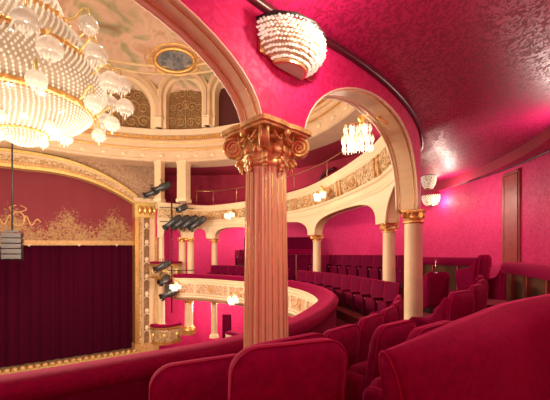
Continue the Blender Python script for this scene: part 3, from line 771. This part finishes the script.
lw = MB(); lw.grid(lambda u, v: (*ring_pt(10.6, 20+90*u), -6.5+4.0*v), 60, 2); obj('wall_lower_tier', lw, 'damask_wall', kind='structure')
obj('ceiling_lower_tier', MB().grid(lambda u, v: tuple(a+(b-a)*v for a, b in zip(frame_at(PARA, 7+u*(len(PARA)-8-1e-3))[0], ring_pt(11.4, 20+82*u)))+(-2.53,), 60, 1), 'cream', kind='structure')
lb = thing('lower_balcony', (-1.2, 16.4, -4.7), 'piece of the lower tier balcony front seen under the opposite balcony', 'balcony')
lp = [((p[0][0], p[0][1]), p[1]) for p in path_of(PARA, 8.2, 11.55, 50)]
obj('carved_front', MB().sweep([(-.3, -4.6), (-.12, -4.6), (-.08, -4.1), (-.3, -4.1)], lp, True), 'ivory', lb)
obj('cushion', MB().sweep([(-.45, -4.1), (-.06, -4.1), (-.1, -4.0), (-.4, -3.98)], lp, True, smooth=True), 'velvet', lb)
dp = MB(); dp.grid(lambda u, v: (-2.95+.42*u, 18.75-.1*u, -5.2+1.7*v), 1, 1); dp.box((-2.75, 18.9, -4.3), (.5, .2, 1.7))
tag(obj('box_door', dp, 'velvet_dark'), 'dark red doorway panel behind the slim column under the opposite balcony', 'door')
ms = thing('box_divider', (.3, 19.6, -1.92), 'dark red box partition with paler padded ledge in the far corner', 'partition')
X = Matrix.Translation((.3, 19.9, 0)) @ Matrix.Rotation(math.radians(-12), 4, 'Z')
obj('panel', MB().box((0, 0, -1.0), (4.6, .12, 1.9), X), 'velvet_dark', ms)
obj('padded_ledge', MB().box((0, -.08, .12), (4.6, .34, .30), X), 'velvet', ms, bevel=.06)
obj('back_panel', MB().box((0, .16, .62), (4.6, .08, .78), X), 'velvet_dark', ms)
for k in range(5): obj('post', MB().box((-2.0+k, -.09, -1.0), (.07, .07, 1.9), X), 'door_wood', ms)

# ------------------------------------------------------------------ seats
def rrect(w, z0, z1, r, n=7, rb=None):
    rb = r if rb is None else rb; out = []
    for (cx, cz, a0, R) in ((w/2-r, z1-r, 0, r), (-w/2+r, z1-r, PI/2, r), (-w/2+rb, z0+rb, PI, rb), (w/2-rb, z0+rb, 1.5*PI, rb)):
        for k in range(n+1): a = a0+k/n*PI/2; out.append((cx+R*math.cos(a), cz+R*math.sin(a)))
    res = []
    for i, p in enumerate(out):                                   # fill the straight runs
        q = out[(i+1) % len(out)]; d = math.dist(p, q); m = max(1, int(d/.08))
        for k in range(m): res.append((p[0]+(q[0]-p[0])*k/m, p[1]+(q[1]-p[1])*k/m))
    return res
def piping(mb, outline, y, lean, r, X=None):
    z0 = min(p[1] for p in outline); mb.tube([(x, y-lean*(z-z0), z) for x, z in outline], r, 5, True, X=X)
    return mb
def make_seat(label, cat='seat', group=None, skin='velvet', tub=True):
    t = thing('theatre_seat', (0, 0, 0), label, cat, group)
    ol = rrect(.55, .10, .95, .11, rb=.05)
    ln = .10 if tub else .15
    bk = obj('backrest', MB().pad(ol, .075, lean=ln), skin, t)
    obj('piping', piping(MB(), ol, -.027, ln, .0042), 'piping', bk)
    X = Matrix.Translation((0, .17 if tub else .12, 0)); cu_ = rrect(.42, .16, .56, .07)
    obj('seat_cushion', MB().pad(cu_, .075, lean=-.12, X=X), skin, t)
    so = [(.02, .14), (.30, .14), (.36, .22), (.40, .50), (.39, .59), (.34, .635), (.26, .645), (.16, .66), (.08, .72), (.02, .81), (-.03, .90), (-.07, .88), (-.05, .6), (-.02, .3)]
    if not tub: so = [(.02, .14), (.14, .14), (.17, .22), (.20, .42), (.20, .50), (.17, .54), (.12, .55), (.06, .55), (.0, .55), (-.03, .5), (-.02, .3)]
    so2 = []
    for i, p in enumerate(so):
        q = so[(i+1) % len(so)]
        for k in range(2): so2.append((p[0]+(q[0]-p[0])*k/2, p[1]+(q[1]-p[1])*k/2))
    for sg in (-1, 1):
        R = Matrix.Translation((sg*.262, 0, 0)) @ Matrix.Rotation(PI/2, 4, 'Z')
        obj('arm', MB().pad(so2, .034, 4, X=R), skin, t)
    obj('foot', MB().box((0, .08, .06), (.42, .34, .13)), 'dark_metal', t, bevel=.01)
    return t
proto = make_seat('nearest crimson velvet seat back, in the centre foreground just right of the large column foot', group='velvet seats on the near side', tub=False)
tubp = None
def put(x, y, z, deg, label, src=proto, group='velvet seats on the near side', sc=None):
    return copy_tree(src, (x, y, z), math.radians(deg), label, group, scale=sc)
proto.location = (.03, 1.57, -1.34); proto.rotation_euler = (0, 0, math.radians(21))
NEAR = [
 (-.42, 1.84, -1.50, 27, 'crimson velvet seat back at the lower left, leftmost of the foreground seats'),
 (.01, 2.14, -1.47, 37, 'crimson seat back at the foot of the large column, mostly behind the nearest seat'),
 (.88, 2.70, -1.49, 38, 'tall crimson seat back, left neighbour of the seat at the padded partition end'),
 (.90, 2.12, -1.38, 38, 'crimson seat back tucked against the left end of the padded foreground partition'),
 (.50, 3.02, -1.60, 45, 'crimson seat just right of the large column, nearest in the row along the parapet'),
 (.95, 3.53, -1.60, 49, 'second crimson seat from the large column in the row along the parapet'),
 (1.30, 4.02, -1.60, 55, 'third crimson seat from the large column in the row along the parapet'),
 (1.60, 4.55, -1.60, 61, 'fourth crimson seat from the large column in the row along the parapet'),
 (1.83, 5.12, -1.60, 68, 'last crimson seat of the row along the parapet, at the foot of the right-hand column'),
 (2.0, 3.70, -1.36, 37, 'crimson tub seat rising just above the padded partition, right of the right-hand column'),
 (2.66, 4.48, -1.36, 42, 'crimson tub seat right behind the one that rises above the padded partition'),
 (3.20, 5.25, -1.36, 48, 'third crimson tub seat in the row above the padded partition'),
 (3.62, 5.98, -1.34, 54, 'farthest crimson tub seat in the row above the padded partition'),
 (3.72, 7.65, -1.36, 4, 'square crimson armchair just right of the nearer cream column, before the dark ledge'),
 (4.52, 7.30, -.97, 40, 'tall crimson seat standing above the others, left of the door'),
 (4.80, 7.62, -.97, 50, 'crimson seat overlapped by the tall seat left of the door'),
 (5.05, 7.10, -1.18, 20, 'crimson seat at the end of the right-hand padded ledge, below the door'),
]
for q, (x, y, z, d, lb_) in enumerate(NEAR):
    if q < 5: put(x, y, z, d, lb_, sc=(1.22, 1, 1) if q == 1 else None)
    elif tubp is None:
        tubp = make_seat(lb_, group='velvet tub seats on the near side'); tubp.location = (x, y, z); tubp.rotation_euler = (0, 0, math.radians(d))
    else: put(x, y, z, d, lb_, tubp, 'velvet tub seats on the near side')

def make_tipup(label, group):
    t = thing('tip_up_seat', (0, 0, 0), label, 'seat', group)
    ol = rrect(.64, .42, .99, .04)
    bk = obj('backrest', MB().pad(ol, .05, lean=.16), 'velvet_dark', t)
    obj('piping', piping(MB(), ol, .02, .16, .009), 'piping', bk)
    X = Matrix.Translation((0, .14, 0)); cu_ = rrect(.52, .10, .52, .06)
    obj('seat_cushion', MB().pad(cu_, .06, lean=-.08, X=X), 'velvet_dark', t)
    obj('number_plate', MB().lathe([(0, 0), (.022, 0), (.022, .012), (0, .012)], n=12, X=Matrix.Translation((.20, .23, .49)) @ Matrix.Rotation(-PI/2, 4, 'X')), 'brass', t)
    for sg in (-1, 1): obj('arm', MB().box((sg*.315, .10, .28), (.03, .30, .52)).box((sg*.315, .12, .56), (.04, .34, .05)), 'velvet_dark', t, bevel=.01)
    obj('foot', MB().box((0, .06, .06), (.4, .22, .13)), 'dark_metal', t)
    return t
ORD = ['first', 'second', 'third', 'fourth', 'fifth', 'sixth', 'seventh', 'eighth', 'ninth', 'tenth', 'eleventh']
def along(pts, start, step, n):
    """n frames spaced by arc length"""
    tab = [curve_at(pts, k/60) for k in range(60*(len(pts)-1))]; acc = [0]
    for a, b in zip(tab, tab[1:]): acc.append(acc[-1]+math.dist(a, b))
    out = []
    for k in range(n):
        d = start+k*step
        if d > acc[-1]: break
        i = next(j for j, v in enumerate(acc) if v >= d); out.append(frame_at(pts, i/60))
    return out
tip = None
def tiprow(pts, start, step, n, z, fmt, group):
    global tip
    for k, (p, nn) in enumerate(along(pts, start, step, n)):
        lb_ = fmt % ORD[k]
        if tip is None:
            tip = make_tipup(lb_, group); tip.location = (*p, z); tip.rotation_euler = (0, 0, tang(nn))
        else: copy_tree(tip, (*p, z), tang(nn), lb_, group)
tiprow(RA, .30, .665, 10, -1.68, '%s tip-up seat from the cream column, in the long row behind the parapet', 'long row of tip-up seats')
tiprow(RB, .3, .66, 9, -1.03, '%s tip-up seat from the right, in the raised rear row by the wall', 'raised rear row of tip-up seats')
OP = [(p[0][0]-p[1][0]*.85, p[0][1]-p[1][1]*.85) for p in path_of(PARA, 10.35, 12.75, 6)]
tiprow(OP, .1, .62, 9, -1.62, '%s dark seat along the opposite balcony, counted from the large column leftwards', 'seats on the opposite balcony')
platform('floor_row_8', OP, .5, .4, -1.62)
OQ = [(-1.5, 20.3), (-2.2, 20.9), (-2.7, 21.3)]
platform('floor_row_9', OQ, .5, .5, -.72)
tiprow(OQ, .15, .62, 2, -.72, '%s dark seat from the large column, in the raised row by the wall opposite', 'raised seats opposite')
OQ2 = [(-1.2, 21.2), (-1.9, 21.8), (-2.3, 22.2)]
platform('floor_row_10', OQ2, .5, .5, .25)
tiprow(OQ2, .2, .62, 1, .25, '%s dark seat highest up by the red wall opposite, just left of the large column', 'raised seats opposite')

# ------------------------------------------------------------------ padded partitions
def partition_near():
    t = thing('padded_partition', (1.1, 2.0, -1.92), 'large crimson velvet padded partition filling the lower right foreground', 'partition')
    pts = [(.40, 1.295), (.82, 1.735), (1.20, 2.10), (1.74, 2.58), (2.74, 3.26), (3.0, 3.40)]
    prof = [(0, -1.92), (0, -.60), (-.005, -.44), (-.03, -.385), (-.07, -.365), (-.12, -.37), (-.18, -.395), (-.235, -.45), (-.265, -.55), (-.275, -.75), (-.27, -1.3), (-.26, -1.92)]
    n = 60; vs = []; K = len(prof)
    for k in range(n+1):
        s = (len(pts)-1.0001)*k/n; (x, y), nn = frame_at(pts, s); tx, ty = nn[1], -nn[0]
        e = max(0, 1-k/20); f = 1-.72*e**2
        for a, z in prof:
            sh = .32*max(0, -.37-z)*max(0, 1-k/16); aa = a*f; zz = z-.012*e**2 if z > -1.9 else z
            vs.append((x+nn[0]*aa+tx*sh, y+nn[1]*aa+ty*sh, zz))
    fs = [(i*K+j, (i+1)*K+j, (i+1)*K+(j+1) % K, i*K+(j+1) % K) for i in range(n) for j in range(K)]
    fs += [tuple(range(K)), tuple(n*K+j for j in range(K))[::-1]]
    obj('padding', MB().add(vs, fs), 'velvet', t)
    obj('piping', MB().tube([vs[j] for j in range(1, K)], .0035, 6), 'piping', t)
partition_near()
def partition(name_lb, pts, ztop, zband, zfloor, posts, n=30):
    t = thing('padded_partition', (*pts[0], zfloor), name_lb, 'partition')
    fr = path_of(pts, 0, len(pts)-1-1e-4, n)
    obj('padded_band', MB().sweep([(.10, zband), (.13, (ztop+zband)/2), (.10, ztop-.02), (.05, ztop), (-.12, ztop), (-.16, ztop-.03), (-.16, zband)], fr, True, smooth=True), 'velvet', t)
    obj('wood_panel', MB().sweep([(.0, zfloor), (.03, zfloor), (.03, zband+.01), (.0, zband+.01)], fr, True), 'wood', t)
    for s in posts:
        (x, y), nn = frame_at(pts, s); a = tang(nn)
        obj('post', MB().box((0, .05, (zfloor+zband)/2), (.05, .06, zband-zfloor), Matrix.Translation((x, y, 0)) @ Matrix.Rotation(a, 4, 'Z')), 'door_wood', t)
partition('padded crimson ledge on wooden panels at the right edge, below the door', [(3.35, 3.6), (3.74, 4.45), (4.12, 5.4), (4.42, 6.25)], -.15, -.35, -1.92, (.15, .95, 1.75, 2.55))
partition('long dark padded ledge on wooden panels, behind the square armchair', [(5.15, 8.05), (4.95, 9.0), (4.65, 10.2), (4.2, 11.6)], -.09, -.32, -1.92, (.1, .9, 1.7, 2.5))
ro_ = thing('metal_rod', (3.68, 7.55, -.40), 'small bright metal rod standing on top of the square armchair back', 'rod')
obj('rod', MB().tube([(3.68, 7.56, -.44), (3.68, 7.56, -.13)], .012, 6), 'chrome', ro_); obj('holder', MB().lathe([(.05, 0), (.05, .02), (.02, .04)], (3.68, 7.56, -.44), 12), 'chrome', ro_)

# door in the rear wall, with its dark curtain
ad = math.atan2(10.55-CEN[1], 7.72-CEN[0]); (dx_, dy_) = ring_pt(RW-.04, math.degrees(ad)); X = Matrix.Translation((dx_, dy_, 0)) @ Matrix.Rotation(ad+PI/2, 4, 'Z')
d_ = bpy.data.objects.new('door_1', None); col.objects.link(d_); d_.location = (dx_, dy_, -.95); d_['_base'] = (dx_, dy_, -.95); d_['kind'] = 'structure'
obj('door_leaf', MB().box((.12, .02, .85), (.62, .05, 3.4), X), 'door_wood', d_)
obj('door_frame', MB().box((.47, -.04, .85), (.10, .2, 3.6), X).box((-.22, -.04, .85), (.07, .12, 3.6), X).box((.12, -.04, 2.62), (.74, .2, .1), X), 'door_wood', d_, bevel=.015)
obj('gilded_edge', MB().box((.39, -.11, .85), (.05, .06, 3.4), X), 'gilt_wood', d_)
obj('door_panel', MB().box((.12, -.02, 1.6), (.40, .03, 1.5), X).box((.12, -.02, -.1), (.40, .03, 1.2), X), 'door_wood', d_, bevel=.012)
obj('door_handle', MB().sphere((-.12, -.07, .2), .04, 8, X=X), 'brass', d_)
dc = MB(); dc.grid(lambda u, v: tuple(X @ Vector((.58+.42*u, -.10+.035*math.sin(u*24), -.95+3.5*v))), 40, 2)
tag(obj('door_curtain', dc, 'velvet'), 'narrow crimson curtain hanging at the left side of the tall door', 'curtain')

# ------------------------------------------------------------------ lights
def lamp(name, loc, power, r=.06, color=(1, .80, .58), parent=None):
    l = bpy.data.lights.new(name, 'POINT'); l.energy = power; l.shadow_soft_size = r; l.color = color
    o = bpy.data.objects.new(name, l); col.objects.link(o); o.location = loc
    if parent is not None:
        b = parent['_base']; o.parent = parent; o.location = (loc[0]-b[0], loc[1]-b[1], loc[2]-b[2])
    return o
def basket_light(c, rz, w, h, label, half=True, rows=15, per=34, bead=.017, group='crystal basket lights', power=30, loff=(0, .3, -.2)):
    """crystal basket: dark rim, rows of beads, a bright tray below; local +y points away from the wall, c = middle of the rim"""
    t = thing('crystal_light', c, label, 'wall light', group); X = Matrix.Translation(c) @ Matrix.Rotation(rz, 4, 'Z')
    dep = .40*w if half else .5*w; a0, a1 = (0, PI) if half else (0, 2*PI)
    prof = lambda v: (.97+.09*math.sin(v*PI*.75))*(1-.50*v**2.4)
    def pt(a, v, k=1): r = prof(v)*k; return (w/2*r*math.cos(a), dep*r*math.sin(a), -h*v)
    mb = MB(); M_ = per if half else per*2
    for j in range(rows):
        v = (j+.5)/rows
        for k in range(M_):
            a = a0+(a1-a0)*(k+.5*(j % 2)+.25)/M_; p = X @ Vector(pt(a, v, random.uniform(.97, 1.03))); q_ = random.uniform(.7, 1.15); mb.bead(p, bead*q_, h/rows*.62*q_)
    o = obj('bead_curtain', mb, 'crystal_near', t); o['kind'] = 'stuff'
    g = MB(); g.grid(lambda u, v: tuple(X @ Vector(pt(a0+(a1-a0)*u, .03+.94*v, .93))), 28, 10); obj('lit_shade', g, 'basket_core', t)
    seg = 6 if half else 8
    g = MB(); g.tube([tuple(X @ Vector(pt(a0+(a1-a0)*k/seg, 0, 1.04))) for k in range(seg+(1 if half else 0))], .016 if w > .45 else .012, 6, not half); obj('rim', g, 'dark_metal', t)
    g = MB(); K = 16; ol = [pt(a0+(a1-a0)*k/K, 1) for k in range(K+(1 if half else 0))]
    K = len(ol); g.add([(p[0], p[1], -h-.02) for p in ol]+[(p[0], p[1], -h+.01) for p in ol], [tuple(range(K))[::-1], tuple(range(K, 2*K))]+[(i, (i+1) % K, (i+1) % K+K, i+K) for i in range(K)], 0, False, X); obj('tray_rim', g, 'brass', t)
    g = MB(); g.add([(p[0]*.86, p[1]*.86+.004, -h-.024) for p in ol], [tuple(range(K))[::-1]], 0, False, X); obj('lit_tray', g, 'bulb' if False else 'crystal_core', t)
    if half: obj('back_plate', MB().box((0, -.012, -h*.45), (w*.9, .024, h*.9), X), 'brass', t)
    if power: lamp('bulb_light', tuple(X @ Vector(loff)), power, .05, parent=t)
    return t
nrm1 = frame_at(COLS, 1.0)[1]
_p, _n = frame_at(COLS, 1.03)
basket_light((_p[0]-_n[0]*(OF+.03), _p[1]-_n[1]*(OF+.03), 1.82), math.atan2(-_n[1], -_n[0])-PI/2,   .70, .26, 'large crystal basket light on the crimson wall above the big column capital', rows=10, per=30, bead=.018, power=38, loff=(.0, .55, -.08))
basket_light((4.66, 10.0, 2.36), 0, .40, .38, 'small crystal basket light under the ceiling just right of the nearer cream column', half=False, rows=9, per=16, bead=.02, power=12, loff=(.45, -.3, -.3))
basket_light((7.06, 14.8, 2.62), 0, .86, .44, 'crystal basket light glowing low against the rear wall, lower of two', half=False, rows=9, per=16, bead=.025, power=50, loff=(-.1, -.7, -.35))
basket_light((5.55, 15.9, 2.3), 0, .40, .34, 'small crystal light on the red wall behind the pair of cream columns', half=False, rows=8, per=12, bead=.02, power=60, loff=(-.2, -.8, -.1))

def girandole(c, rz, label, S=1.0, power=20):
    """crystal bracket chandelier: gilt bracket, arms and hanging prisms round each candle"""
    t = thing('crystal_chandelier', c, label, 'chandelier', 'crystal bracket chandeliers of the balcony fronts'); X = Matrix.Translation(c) @ Matrix.Rotation(rz, 4, 'Z') @ Matrix.Scale(S, 4)
    obj('bracket', MB().tube([(0, -.34, .10), (0, -.2, .22), (0, 0, .25), (0, 0, .05)], .018, 6, X=X).sphere((0, 0, .25), .05, 8, X=X), 'gold', t)
    for k, (x, y, z, r) in enumerate(((-.20, .04, .02, .085), (-.06, .14, -.05, .085), (.09, .10, .0, .085), (.22, .02, .02, .08), (0, -.04, .08, .08))):
        sh = obj('shade', MB().lathe([(r, .01), (r*1.04, .0), (r, -.01)], (x, y, z+.08), 14, X), 'gold', t)
        pm = MB()
        for q in range(11):
            a = 2*PI*q/11
            for w in range(2):
                p = X @ Vector((x+r*(1-.12*w)*math.cos(a), y+r*(1-.12*w)*math.sin(a), z+.03-.105*w)); pm.bead(p, .017*S, .055*S)
        o = obj('prisms', pm, 'crystal_near', sh); o['kind'] = 'stuff'
        obj('candle', MB().lathe([(.02, -.10), (.02, .02), (.028, .05), (0, .1)], (x, y, z), 10, X), 'bulb', sh)
        obj('arm', MB().tube([(0, 0, .08), (x*.5, y*.5, -.02), (x, y, z+.0)], .010, 5, X=X), 'gold', t)
    if power: lamp('candle_light', tuple(X @ Vector((0, .25, -.02))), power, .06, parent=t)
    return t
n15 = frame_at(COLS, 1.45)[1]; ang_in = lambda n_: math.atan2(n_[1], n_[0])-PI/2
girandole((1.30, 4.97, 1.74), ang_in(n15), 'large crystal bracket chandelier framed by the right-hand arch', 1.2, 40)
def gir_far(s, z, off, label, S=1.0, pts=COLS, power=24):
    p, nn = frame_at(pts, s); girandole((p[0]+nn[0]*off, p[1]+nn[1]*off, z), ang_in(nn), label, S, power)
gir_far(3.62, 2.08, .78, 'crystal bracket chandelier on the upper balcony, above the long tip-up seat row', 1.25)
gir_far(5.42, 2.10, .75, 'crystal bracket chandelier on the upper balcony front, just left of the large column', 1.25)
gir_far(11.05, -2.15, .62, 'crystal bracket chandelier on the opposite lower balcony, just left of the large column', 1.3, PARA)
gir_far(12.75, -1.75, .62, 'crystal bracket chandelier on the opposite lower balcony front beside the spotlights', 1.2, PARA)

# great chandelier
GC = (-6.85, 9.0)
ch = thing('great_chandelier', (*GC, 2.95), 'huge crystal and gilt chandelier with glass tulip shades, upper left', 'chandelier')
def tier(name, prof, mat, rowh, beadr, per_m, core=True):
    mb = MB(); L = [0]
    for (r0, z0), (r1, z1) in zip(prof, prof[1:]): L.append(L[-1]+math.hypot(r1-r0, z1-z0))
    rows = max(2, int(L[-1]/rowh))
    for j in range(rows+1):
        d = L[-1]*j/rows; i = max(k for k in range(len(L)) if L[k] <= d+1e-9); i = min(i, len(prof)-2); f = (d-L[i])/(L[i+1]-L[i])
        r = prof[i][0]+(prof[i+1][0]-prof[i][0])*f; z = prof[i][1]+(prof[i+1][1]-prof[i][1])*f
        m = max(6, int(2*PI*r*per_m))
        for k in range(m):
            a = 2*PI*(k+.5*(j % 2))/m; mb.bead((GC[0]+r*math.cos(a), GC[1]+r*math.sin(a), z), beadr, rowh*.55)
    o = obj(name, mb, 'crystal', ch); o['kind'] = 'stuff'
    obj('lit_core', MB().lathe([(r*.95, z) for r, z in prof], (*GC, 0), 40), 'crystal_core', o)
def gring(r, z, w=.07, mat='gold'):
    mb = MB().lathe([(r, -w), (r+.05, -w*.5), (r+.05, w*.5), (r, w), (r-.06, w), (r-.06, -w), (r, -w)], (*GC, z), 56)
    for k in range(28):
        a = 2*PI*k/28; mb.sphere((GC[0]+(r+.04)*math.cos(a), GC[1]+(r+.04)*math.sin(a), z), w*.95, 8, sc=(.8, .8, 1.1))
    obj('gilt_ring', mb, mat, ch)
tier('bead_bowl', [(.03, 2.97), (.22, 3.0), (.40, 3.10), (.52, 3.26)], 'crystal', .065, .028, 12)
gring(.54, 3.29, .03)
tier('bead_bowl', [(.60, 3.33), (1.0, 3.46), (1.38, 3.68), (1.64, 3.95)], 'crystal', .075, .034, 9)
gring(1.68, 4.02, .075)
tier('bead_band', [(1.72, 4.12), (1.92, 4.35), (2.02, 4.65), (1.98, 4.95), (1.82, 5.2)], 'crystal', .085, .036, 8)
gring(1.78, 5.28, .075)
tier('bead_skirt', [(1.72, 5.36), (1.60, 5.7), (1.36, 6.05), (1.12, 6.3)], 'crystal', .09, .036, 8)
gring(1.06, 6.38, .08)
tier('bead_skirt', [(1.0, 6.48), (.86, 6.9), (.62, 7.4), (.4, 7.9)], 'crystal', .11, .04, 7)
gring(.42, 7.95, .09)
obj('stem', MB().lathe([(.05, 0), (.05, .5), (.16, .7), (.05, .9), (.05, 3.6)], (*GC, 7.9), 16), 'gold', ch)
shade_prof = [(.03, .20), (.10, .17), (.17, .10), (.205, .0), (.19, -.05), (.15, -.09)]
def globe(a, r, z, S=1.0, arm_r=1.6, arm_z=None):
    arm_z = z+.25 if arm_z is None else arm_z
    cx, cy = GC[0]+r*math.cos(a), GC[1]+r*math.sin(a)
    ra = lambda q: (GC[0]+q*math.cos(a), GC[1]+q*math.sin(a))
    obj('arm', MB().tube([(*ra(arm_r), arm_z-.15), (*ra(arm_r+(r-arm_r)*.4), arm_z-.05), (*ra(arm_r+(r-arm_r)*.75), arm_z+.22), (*ra(r-.03), arm_z+.22), (cx, cy, z+.30), (cx, cy, z+.18)], .028, 6), 'old_gold', ch)
    sh = obj('glass_shade', MB().lathe([(q*S, w*S) for q, w in shade_prof], (cx, cy, z), 18), 'glass_shade', ch)
    o = MB()
    for k in range(10):
        b = 2*PI*k/10; o.bead((cx+.17*S*math.cos(b), cy+.17*S*math.sin(b), z-.08*S), .022, .06)
        o.bead((cx+.09*S*math.cos(b), cy+.09*S*math.sin(b), z-.15*S), .022, .06)
    o.bead((cx, cy, z-.24*S), .03, .08)
    obj('drops', o, 'crystal', sh)['kind'] = 'stuff'
    obj('bulb', MB().sphere((cx, cy, z), .035, 8), 'bulb', sh)
AN = [-2.70+2*PI*k/10 for k in range(10)]
for k, a in enumerate(AN):
    for (da, r, z, S) in ((-.09, 2.42, 5.02, 1.35), (.08, 2.52, 4.55, 1.35), (.0, 2.16, 3.92, 1.1)):
        globe(a+da, r, z, S)
for k in range(8): globe(.1+2*PI*k/8, 1.68, 6.35, 1.3, 1.1)
for k in range(6):
    a = -1.40+2*PI*k/6; globe(a, 1.02, 3.38, .7, 1.0, 3.62)
for k in range(7):
    a = .5+2*PI*k/7; lamp('chandelier_light', (GC[0]+3.0*math.cos(a), GC[1]+3.0*math.sin(a), 1.1), 430, .2, parent=ch)
for k in range(4):
    a = .4+k*PI/2; lamp('chandelier_light', (GC[0]+2.4*math.cos(a), GC[1]+2.4*math.sin(a), 7.2), 110, .15, parent=ch)
lamp('chandelier_light', (*GC, 1.0), 300, .2, parent=ch)

# ------------------------------------------------------------------ sound and stage lighting
ls = thing('line_array_speaker', (-10.75, 13.5, -.3), 'dark line array loudspeaker hanging in front of the stage valance', 'loudspeaker')
X = Matrix.Translation((-10.75, 13.5, 0)) @ Matrix.Rotation(math.radians(25), 4, 'Z')
for k in range(5):
    z = .76-k*.225; tl = Matrix.Rotation(math.radians(-2*k), 4, 'X')
    cab = obj('cabinet', MB().prism([(.33, -.1), (.34, .1), (-.34, .1), (-.33, -.1)], -.22, .2, X @ Matrix.Translation((0, .01*k, z)) @ tl), 'dark_metal', ls, bevel=.015)
    obj('grille', MB().box((0, -.225, 0), (.58, .02, .15), X @ Matrix.Translation((0, .01*k, z)) @ tl), 'dark_metal', cab)
obj('flying_bar', MB().box((0, 0, .93), (.5, .1, .08), X), 'dark_metal', ls)
obj('cable', MB().tube([(-10.75, 13.5, .95), (-10.75, 13.5, 6.6)], .03, 6), 'dark_metal', ls)
def spot(c, aim, label, L=.62, R=.16, mat='grey_metal'):
    c = Vector(c); d = (Vector(aim)).normalized(); up_ = Vector((0, 0, 1)); x = d.cross(up_).normalized(); u = x.cross(d)
    X = Matrix((x, u, d)).transposed().to_4x4(); X.translation = c
    t = thing('stage_spotlight', tuple(c), label, 'spotlight', 'stage spotlights beside the proscenium')
    obj('housing', MB().lathe([(0, -L/2), (R*.8, -L/2), (R, -L*.3), (R, L*.1), (R*.72, L*.16), (R*.72, L/2), (R*.6, L/2), (R*.6, L*.42)], n=14, X=X), mat, t)
    obj('lens', MB().lathe([(0, L*.44), (R*.4, L*.43), (R*.62, L*.40)], n=14, X=X), 'lens', t)
    obj('yoke', MB().tube([(-R*1.15, 0, 0), (-R*1.15, R*2.0, -.05), (R*1.15, R*2.0, -.05), (R*1.15, 0, 0)], .018, 5, X=X), 'dark_metal', t)
    for a in range(4):
        Xa = X @ Matrix.Rotation(a*PI/2, 4, 'Z') @ Matrix.Translation((0, R*.8, L*.56)) @ Matrix.Rotation(-.35, 4, 'X'); obj('barn_door', MB().box((0, 0, 0), (R*1.3, .012, .16), Xa), 'dark_metal', t)
bo = thing('lighting_boom', (-5.6, 18.0, -2.3), 'tall thin vertical pipe carrying the spotlights beside the stage box', 'pipe')
obj('pipe', MB().tube([(-5.62, 17.95, -3.2), (-5.62, 17.95, 3.1)], .035, 8), 'dark_metal', bo)
for z in (1.75, 2.5, -.9, -1.6): obj('cross_arm', MB().tube([(-6.2, 17.72, z), (-4.5, 18.3, z)], .025, 6), 'dark_metal', bo)
AIM = (-.75, -.45, -.45)
for (x, y, z, l) in ((-6.55, 17.85, 3.35, 'left one of two grey spotlights on the ledge at the proscenium corner'), (-6.1, 17.9, 3.62, 'right one of two grey spotlights on the ledge at the proscenium corner')): spot((x, y, z), AIM, l, .95, .2)
for k, (x, y, z) in enumerate(((-5.5, 17.85, 1.85), (-5.08, 17.97, 1.85), (-4.66, 18.09, 1.85), (-4.24, 18.21, 1.82))):
    spot((x, y, z-.1), (-.55, -.45, -.55), '%s from the left of four grey spotlights hung under the upper balcony front' % ORD[k], 1.0, .19)
spot((-5.0, 17.9, 2.5), (-.2, -.8, -.3), 'single grey spotlight on the pipe above the row of four', .7, .17)
spot((-5.95, 17.55, -.62), (-.6, -.5, -.35), 'upper of three grey spotlights in front of the upper stage box', .8, .18)
spot((-5.85, 17.5, -1.35), (-.2, -.8, -.3), 'middle of three grey spotlights in front of the upper stage box', .7, .18)
spot((-5.6, 17.55, -2.1), (-.6, -.6, -.3), 'lowest of three grey spotlights in front of the upper stage box', .8, .2)

# added fill lamps without fixtures, standing in for unseen gallery and tier wall lights
def fill_lamp(x, y, z, p, r=.08, c=(1, .84, .72)): lamp('fill_light', (x, y, z), p, r, c)
fill_lamp(2.6, .9, 1.45, 62)            # added fill right of the camera
fill_lamp(-1.9, -.3, 1.35, 66)
fill_lamp(5.6, 6.2, 2.0, 90)
fill_lamp(6.2, 11.6, 2.0, 90)
fill_lamp(3.6, 16.8, 1.9, 125)
fill_lamp(-2.2, 21.6, 1.6, 200)
fill_lamp(-5.0, 21.2, 1.4, 150)
fill_lamp(-4.4, 19.5, -3.2, 160); fill_lamp(-2.0, 19.0, -3.0, 120)
fill_lamp(-.6, 19.2, 4.6, 130); fill_lamp(5.0, 13.6, 4.3, 90)

w = bpy.data.worlds.new('dim_room'); scene.world = w; w.use_nodes = True
w.node_tree.nodes['Background'].inputs[0].default_value = (1, .62, .5, 1); w.node_tree.nodes['Background'].inputs[1].default_value = .12

# ------------------------------------------------------------------ camera
for o in list(scene.objects):
    if '_base' in o: del o['_base']
    if o.parent is None: o.location.z += EZ
cam = bpy.data.cameras.new('camera'); co = bpy.data.objects.new('camera', cam); col.objects.link(co)
cam.sensor_width = 36; cam.lens = 36*330/550; cam.shift_y = 54/550; cam.clip_start = .05; cam.clip_end = 200
co.location = (0, 0, EZ); co.rotation_euler = (PI/2, 0, 0); scene.camera = co
scene.view_settings.view_transform = 'Standard'; scene.view_settings.look = 'None'; scene.view_settings.gamma = 1; scene.view_settings.use_curve_mapping = False
scene.view_settings.exposure = 0.0
